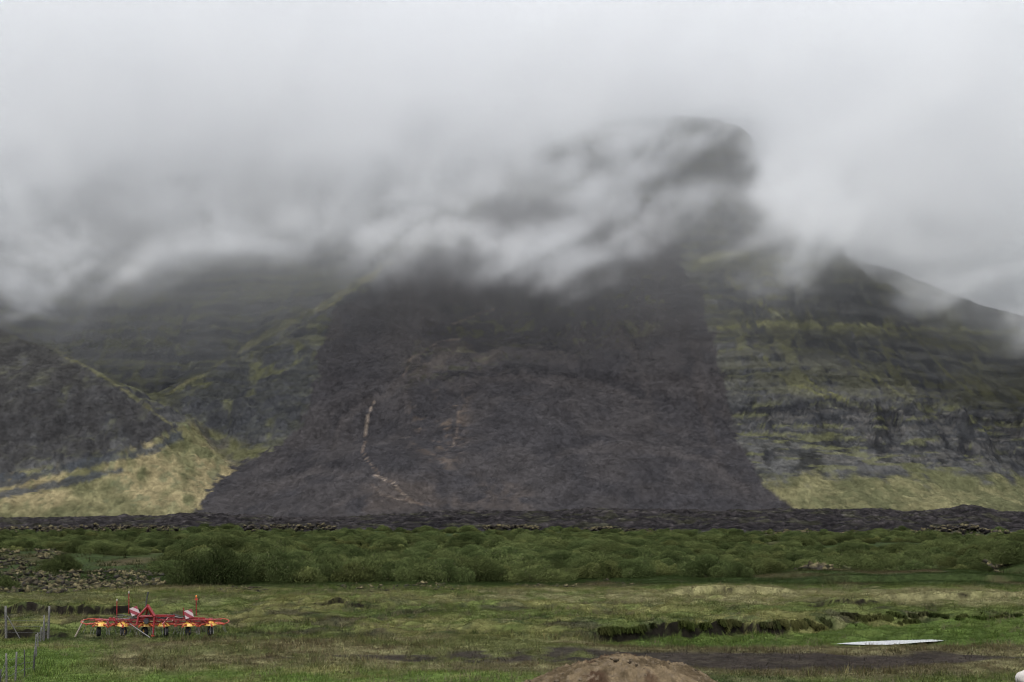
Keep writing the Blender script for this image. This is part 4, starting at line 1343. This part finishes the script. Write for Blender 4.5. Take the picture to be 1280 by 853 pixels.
bushes = [bush_mesh(900 + i, w, t, n, lf, h_) for i, (w, t, n, lf, h_) in enumerate([(2.0, 1.45, 13000, 0.062, 0), (2.6, 1.45, 17000, 0.062, 0.1), (1.6, 1.2, 9500, 0.06, 0.2), (2.2, 1.75, 15000, 0.064, -0.1),
                                                                                     (1.4, 0.95, 8000, 0.058, 0.3), (2.9, 1.75, 20000, 0.064, 0.05)])]
dark_bush = bush_mesh(977, 2.7, 1.9, 20000, 0.062, -0.1, 0.68)           # an older, darker willow
EDGE_U = np.array([-400, -60, 60, 130, 195, 205, 430, 520, 620, 860, 960, 1000, 1080, 1180, 1240, 1300, 1700])
EDGE_V = np.array([690, 690, 697, 702, 706, 731, 728, 727, 726, 727, 727, 714, 710, 717, 716, 713, 712.0])
spots = []
d = 165.0
while d < 545:
    step = 3.6 + (d - 165) * 0.0050
    xs = np.arange(-0.30 * d - 6, 0.30 * d + 6, step) + RNG.uniform(-1, 1) * step
    for x in xs:
        X_, Y_ = x + RNG.uniform(-0.45, 0.45) * step, d + RNG.uniform(-0.5, 0.5) * step * 1.15
        u, v = proj(np.array([X_]), np.array([Y_]), np.array([0.0]))
        u, v = float(u[0]), float(v[0])
        if v > np.interp(u, EDGE_U, EDGE_V) + RNG.normal(0, 1.2): continue
        dens = fbm2(np.array([X_ / 17]), np.array([Y_ / 30]), 3, 801)[0]
        thin = 0.0
        for poly, cnt, rr2 in RUB[:13]:
            uu, vv2 = np.array([u]), np.array([v])
            if in_poly(uu, vv2, poly)[0]: thin = 0.55
        if RNG.random() < thin or (dens < -0.5 and u > 215): continue
        spots.append((X_, Y_, u, v, dens))
    d += step * 0.95
spots += [(gnd(240, 729).x, gnd(240, 729).y, 240, 729, 2.0), (gnd(310, 728).x, gnd(310, 728).y, 310, 728, 2.0), (gnd(268, 731).x, gnd(268, 731).y, 268, 731, 1.5), (gnd(340, 729).x, gnd(340, 729).y, 340, 729, 1.5),
          *[(gnd(a_, b_).x, gnd(a_, b_).y, a_, b_, 0.2) for a_, b_ in ((95, 700), (122, 704), (150, 701), (172, 706), (110, 694), (142, 695), (186, 700))], (gnd(5, 737).x, gnd(5, 737).y, 5, 737, 0.0), (gnd(78, 719).x, gnd(78, 719).y, 78, 719, 0.3), (gnd(120, 700).x, gnd(120, 700).y, 120, 700, 0.3)]
spots.sort(key=lambda s: -s[3])
inview = [s for s in spots if -40 < s[2] < 1320]
single = inview[:280]
keep = {id(s) for s in single}
rest = [s for s in spots if id(s) not in keep]
for i, (x, y, u, v, dens) in enumerate(single):
    k = int(RNG.integers(0, len(bushes)))
    if dens >= 1.4: k = 5 if dens > 1.8 else 3
    o = bpy.data.objects.new("bush", dark_bush if dens >= 1.4 else bushes[k])
    link(o)
    o.location = (x, y, float(ground_z(x, y)) - 0.05)
    s = RNG.uniform(0.55, 1.25) * (1 + 0.25 * max(-1, min(1, dens)))
    o.scale = (s * RNG.uniform(0.9, 1.25), s, s * RNG.uniform(0.85, 1.1))
    o.rotation_euler = (0, 0, RNG.uniform(0, 6.28))
    if abs(u - 240) < 1 and dens > 1.8: lab = "large dark green bush behind the left half of the red tedder at the scrub's edge"
    elif abs(u - 310) < 1 and dens > 1.8: lab = "large dark green bush just right of the red tedder at the scrub's edge"
    elif abs(u - 5) < 1 and abs(v - 737) < 1: lab = "small dark bush standing alone before the rubble at the left picture edge"
    elif abs(u - 78) < 1 and abs(v - 719) < 1: lab = "low green bush growing amid the mossy lava rubble"
    else:
        ux = "before the left lava rubble" if u < 205 else "right of the tedder" if u < 430 else "facing the middle of the meadow" if u < 760 else "behind the peat bank" if u < 1000 else "above the pond"
        front = v > np.interp(u, EDGE_U, EDGE_V) - 9
        if u < 205: ux = "on and behind the left lava rubble"
        lab = ("low green willow bush in the scrub's front row " if front else "low green willow bush just behind the front row ") + ux
    tag(o, lab, "bush", "bushes along the front of the scrub")

# all the other bushes of the belt: one mass of undergrowth, instanced on points
rp = np.array([(x, y, float(ground_z(x, y)) - 0.05) for (x, y, u, v, dd) in rest])
sme = bpy.data.meshes.new("undergrowth")
sme.vertices.add(len(rp))
sme.vertices.foreach_set("co", rp.astype(np.float32).ravel())
a1 = sme.attributes.new("size", "FLOAT", "POINT")
a1.data.foreach_set("value", np.array([RNG.uniform(0.55, 1.4) * (1 + 0.2 * max(-1, min(1, s[4]))) * (1.0 - 0.25 * (s[1] - 165) / 380) for s in rest], np.float32))
a2 = sme.attributes.new("turn", "FLOAT", "POINT")
a2.data.foreach_set("value", RNG.uniform(0, 6.28, len(rest)).astype(np.float32))
a3 = sme.attributes.new("kind_of", "INT", "POINT")
a3.data.foreach_set("value", RNG.integers(0, len(bushes), len(rest)).astype(np.int32))
scrub = tag(link(bpy.data.objects.new("undergrowth", sme)), "dense belt of low green willow scrub before the debris ridge", "scrub", kind="stuff")
ng = bpy.data.node_groups.new("scrub_scatter", "GeometryNodeTree")
ng.interface.new_socket("Geometry", in_out="INPUT", socket_type="NodeSocketGeometry")
ng.interface.new_socket("Geometry", in_out="OUTPUT", socket_type="NodeSocketGeometry")
gi, go = ng.nodes.new("NodeGroupInput"), ng.nodes.new("NodeGroupOutput")
g2i = ng.nodes.new("GeometryNodeGeometryToInstance")
seen_k = set()
srcs = {}
for o in COL.objects:
    if o.name.startswith("bush") and o.data in bushes and bushes.index(o.data) not in srcs: srcs[bushes.index(o.data)] = o
for k in sorted(srcs, reverse=True):
    oi = ng.nodes.new("GeometryNodeObjectInfo")
    oi.transform_space = "ORIGINAL"
    oi.inputs["Object"].default_value = srcs[k]
    ng.links.new(oi.outputs["Geometry"], g2i.inputs[0])
iop = ng.nodes.new("GeometryNodeInstanceOnPoints")
iop.inputs["Pick Instance"].default_value = True
ng.links.new(gi.outputs[0], iop.inputs["Points"])
ng.links.new(g2i.outputs[0], iop.inputs["Instance"])


def nattr(name, t="FLOAT"):
    n = ng.nodes.new("GeometryNodeInputNamedAttribute")
    n.data_type = t
    n.inputs["Name"].default_value = name
    return n.outputs[0]


ng.links.new(nattr("kind_of", "INT"), iop.inputs["Instance Index"])
cxyz = ng.nodes.new("ShaderNodeCombineXYZ")
ng.links.new(nattr("turn"), cxyz.inputs[2])
e2r = ng.nodes.new("FunctionNodeEulerToRotation")
ng.links.new(cxyz.outputs[0], e2r.inputs[0])
ng.links.new(e2r.outputs[0], iop.inputs["Rotation"])
ng.links.new(nattr("size"), iop.inputs["Scale"])
ng.links.new(iop.outputs[0], go.inputs[0])
md = scrub.modifiers.new("scrub_scatter", "NODES")
md.node_group = ng

# ------------------------------------------------------------------ grass
def blades(name, n, ylo, yhi, hgt, wid, seed, keep_fn, col_fn, label, lean=0.45, clump=0.0):
    r = np.random.default_rng(seed)
    y = np.sqrt(r.uniform(ylo ** 2, yhi ** 2, n))
    x = r.uniform(-0.285, 0.285, n) * y
    if clump:
        m_ = max(1, n // 14)
        cidx = r.integers(0, m_, n)
        x, y = x[cidx] + r.normal(0, clump, n), y[cidx] + r.normal(0, clump, n)
    c, soil = meadow_color(x, y)
    k = keep_fn(x, y, soil, r)
    x, y, c = x[k], y[k], c[k]
    n = len(x)
    z = ground_z(x, y)
    # blades do not grow on the steep bank faces
    sl2 = (ground_z(x, y + 0.25) - ground_z(x, y - 0.25)) / 0.5
    kk = sl2 < 0.75
    x, y, z, c = x[kk], y[kk], z[kk], c[kk]
    n = len(x)
    h = hgt * r.uniform(0.45, 1.35, n) * (0.75 + 0.5 * smooth(-0.5, 0.7, fbm2(x / 2.2, y / 3.0, 3, seed + 1)))
    a = r.uniform(0, 6.28, n)
    w = wid * r.uniform(0.7, 1.4, n)
    lx_, ly_ = r.normal(0, lean, n) * h, r.normal(0, lean, n) * h
    A = np.stack([x - np.cos(a) * w, y - np.sin(a) * w, z - 0.02], 1)
    B = np.stack([x + np.cos(a) * w, y + np.sin(a) * w, z - 0.02], 1)
    T = np.stack([x + lx_, y + ly_, z + h], 1)
    V = np.stack([A, B, T], 1).reshape(-1, 3)
    col = col_fn(c, r, n)
    me = np_mesh(name, V, np.arange(n * 3).reshape(n, 3), [M_GRASS], np.repeat(col, 3, 0), False)
    return tag(link(bpy.data.objects.new(name, me)), label, "grass", kind="stuff")


def lip_grass():
    r = np.random.default_rng(91)
    n = 26000
    x = r.uniform(4.0, 34, n)
    cand = np.linspace(-1.5, 3.5, 26)
    yb0 = np.interp(x, BANK_X, BANK_Y)
    zz_ = np.stack([ground_z(x, yb0 + t) for t in cand], 1)
    st_ = np.argmax(np.diff(zz_, axis=1), axis=1)                    # steepest step: the turf edge
    y = yb0 + cand[st_] + 0.30 + np.abs(r.normal(0, 0.22, n))
    keep = fbm2(x / 0.7, x * 0 + 1.5, 3, 93) > -0.25
    x, y = x[keep], y[keep]
    n = len(x)
    z = ground_z(x, y)
    c, _s = meadow_color(x, y)
    L = r.uniform(0.15, 0.5, n)
    a = r.normal(0, 0.5, n)
    w = r.uniform(0.010, 0.022, n)
    A = np.stack([x - w, y, z], 1); B = np.stack([x + w, y, z], 1)
    Mi = np.stack([x + 0.3 * L * np.sin(a), y - 0.45 * L, z + 0.25 * L], 1)
    T = np.stack([x + 0.6 * L * np.sin(a), y - 0.95 * L * np.cos(a), z - 0.35 * L], 1)
    V = np.stack([A, B, Mi, T], 1).reshape(-1, 3)
    i = np.arange(n) * 4
    F_ = np.concatenate([np.stack([i, i + 1, i + 2], 1), np.stack([i, i + 2, i + 3], 1)])
    col = c * r.uniform(0.6, 1.3, (n, 1))
    me = np_mesh("overhanging_grass", V, F_, [M_GRASS], np.repeat(col, 4, 0), False)
    tag(link(bpy.data.objects.new("overhanging_grass", me)), "long grass drooping over the dark edge of the peat bank", "grass", kind="stuff")


lip_grass()


def pond_free(x, y): return (np.hypot((x - 18.9) / 3.6, (y - 99.3) / 2.2) > 1.0) & ~((np.abs(x - 18.9) < 3.4) & (y > 93.5) & (y < 99.5))
def mound_free(x, y): return np.hypot((x - mc.x) / 6.3, (y - MY0) / 4.9) > 1.0


blades("grass", 760000, 62, 192, 0.105, 0.016, 51,
       lambda x, y, s, r: (r.random(len(x)) > s * 0.93) & pond_free(x, y) & mound_free(x, y),
       lambda c, r, n: c * r.uniform(0.75, 1.45, (n, 1)) * (1 + r.normal(0, 0.06, (n, 3))),
       "short rough grass covering the meadow")
blades("tussock_grass", 170000, 62, 185, 0.25, 0.018, 57,
       lambda x, y, s, r: (r.random(len(x)) > s * 0.97) & pond_free(x, y) & mound_free(x, y) & (fbm2(x / 4.5, y / 6.5, 3, 811) > 0.05),
       lambda c, r, n: c * r.uniform(0.7, 1.7, (n, 1)) * (1 + r.normal(0, 0.06, (n, 3))),
       "taller tufts of grass standing out of the meadow", 0.38, 0.12)
blades("heath", 70000, 178, 420, 0.42, 0.055, 71,
       lambda x, y, s, r: r.random(len(x)) < 0.9,
       lambda c, r, n: mixc(np.array((0.030, 0.040, 0.015)), np.array((0.062, 0.060, 0.028)), r.random(n)),
       "low heath and grass growing between the willow bushes", 0.5, 0.35)
blades("dry_grass", 60000, 64, 160, 0.26, 0.011, 63,
       lambda x, y, s, r: (r.random(len(x)) > s * 0.97) & pond_free(x, y) & mound_free(x, y) & (fbm2(x / 6, y / 9, 3, 813) > 0.12),
       lambda c, r, n: mixc(c, np.array((0.17, 0.15, 0.09)), r.uniform(0.4, 0.95, n)),
       "dry straw coloured grass stalks among the green", 0.30, 0.10)
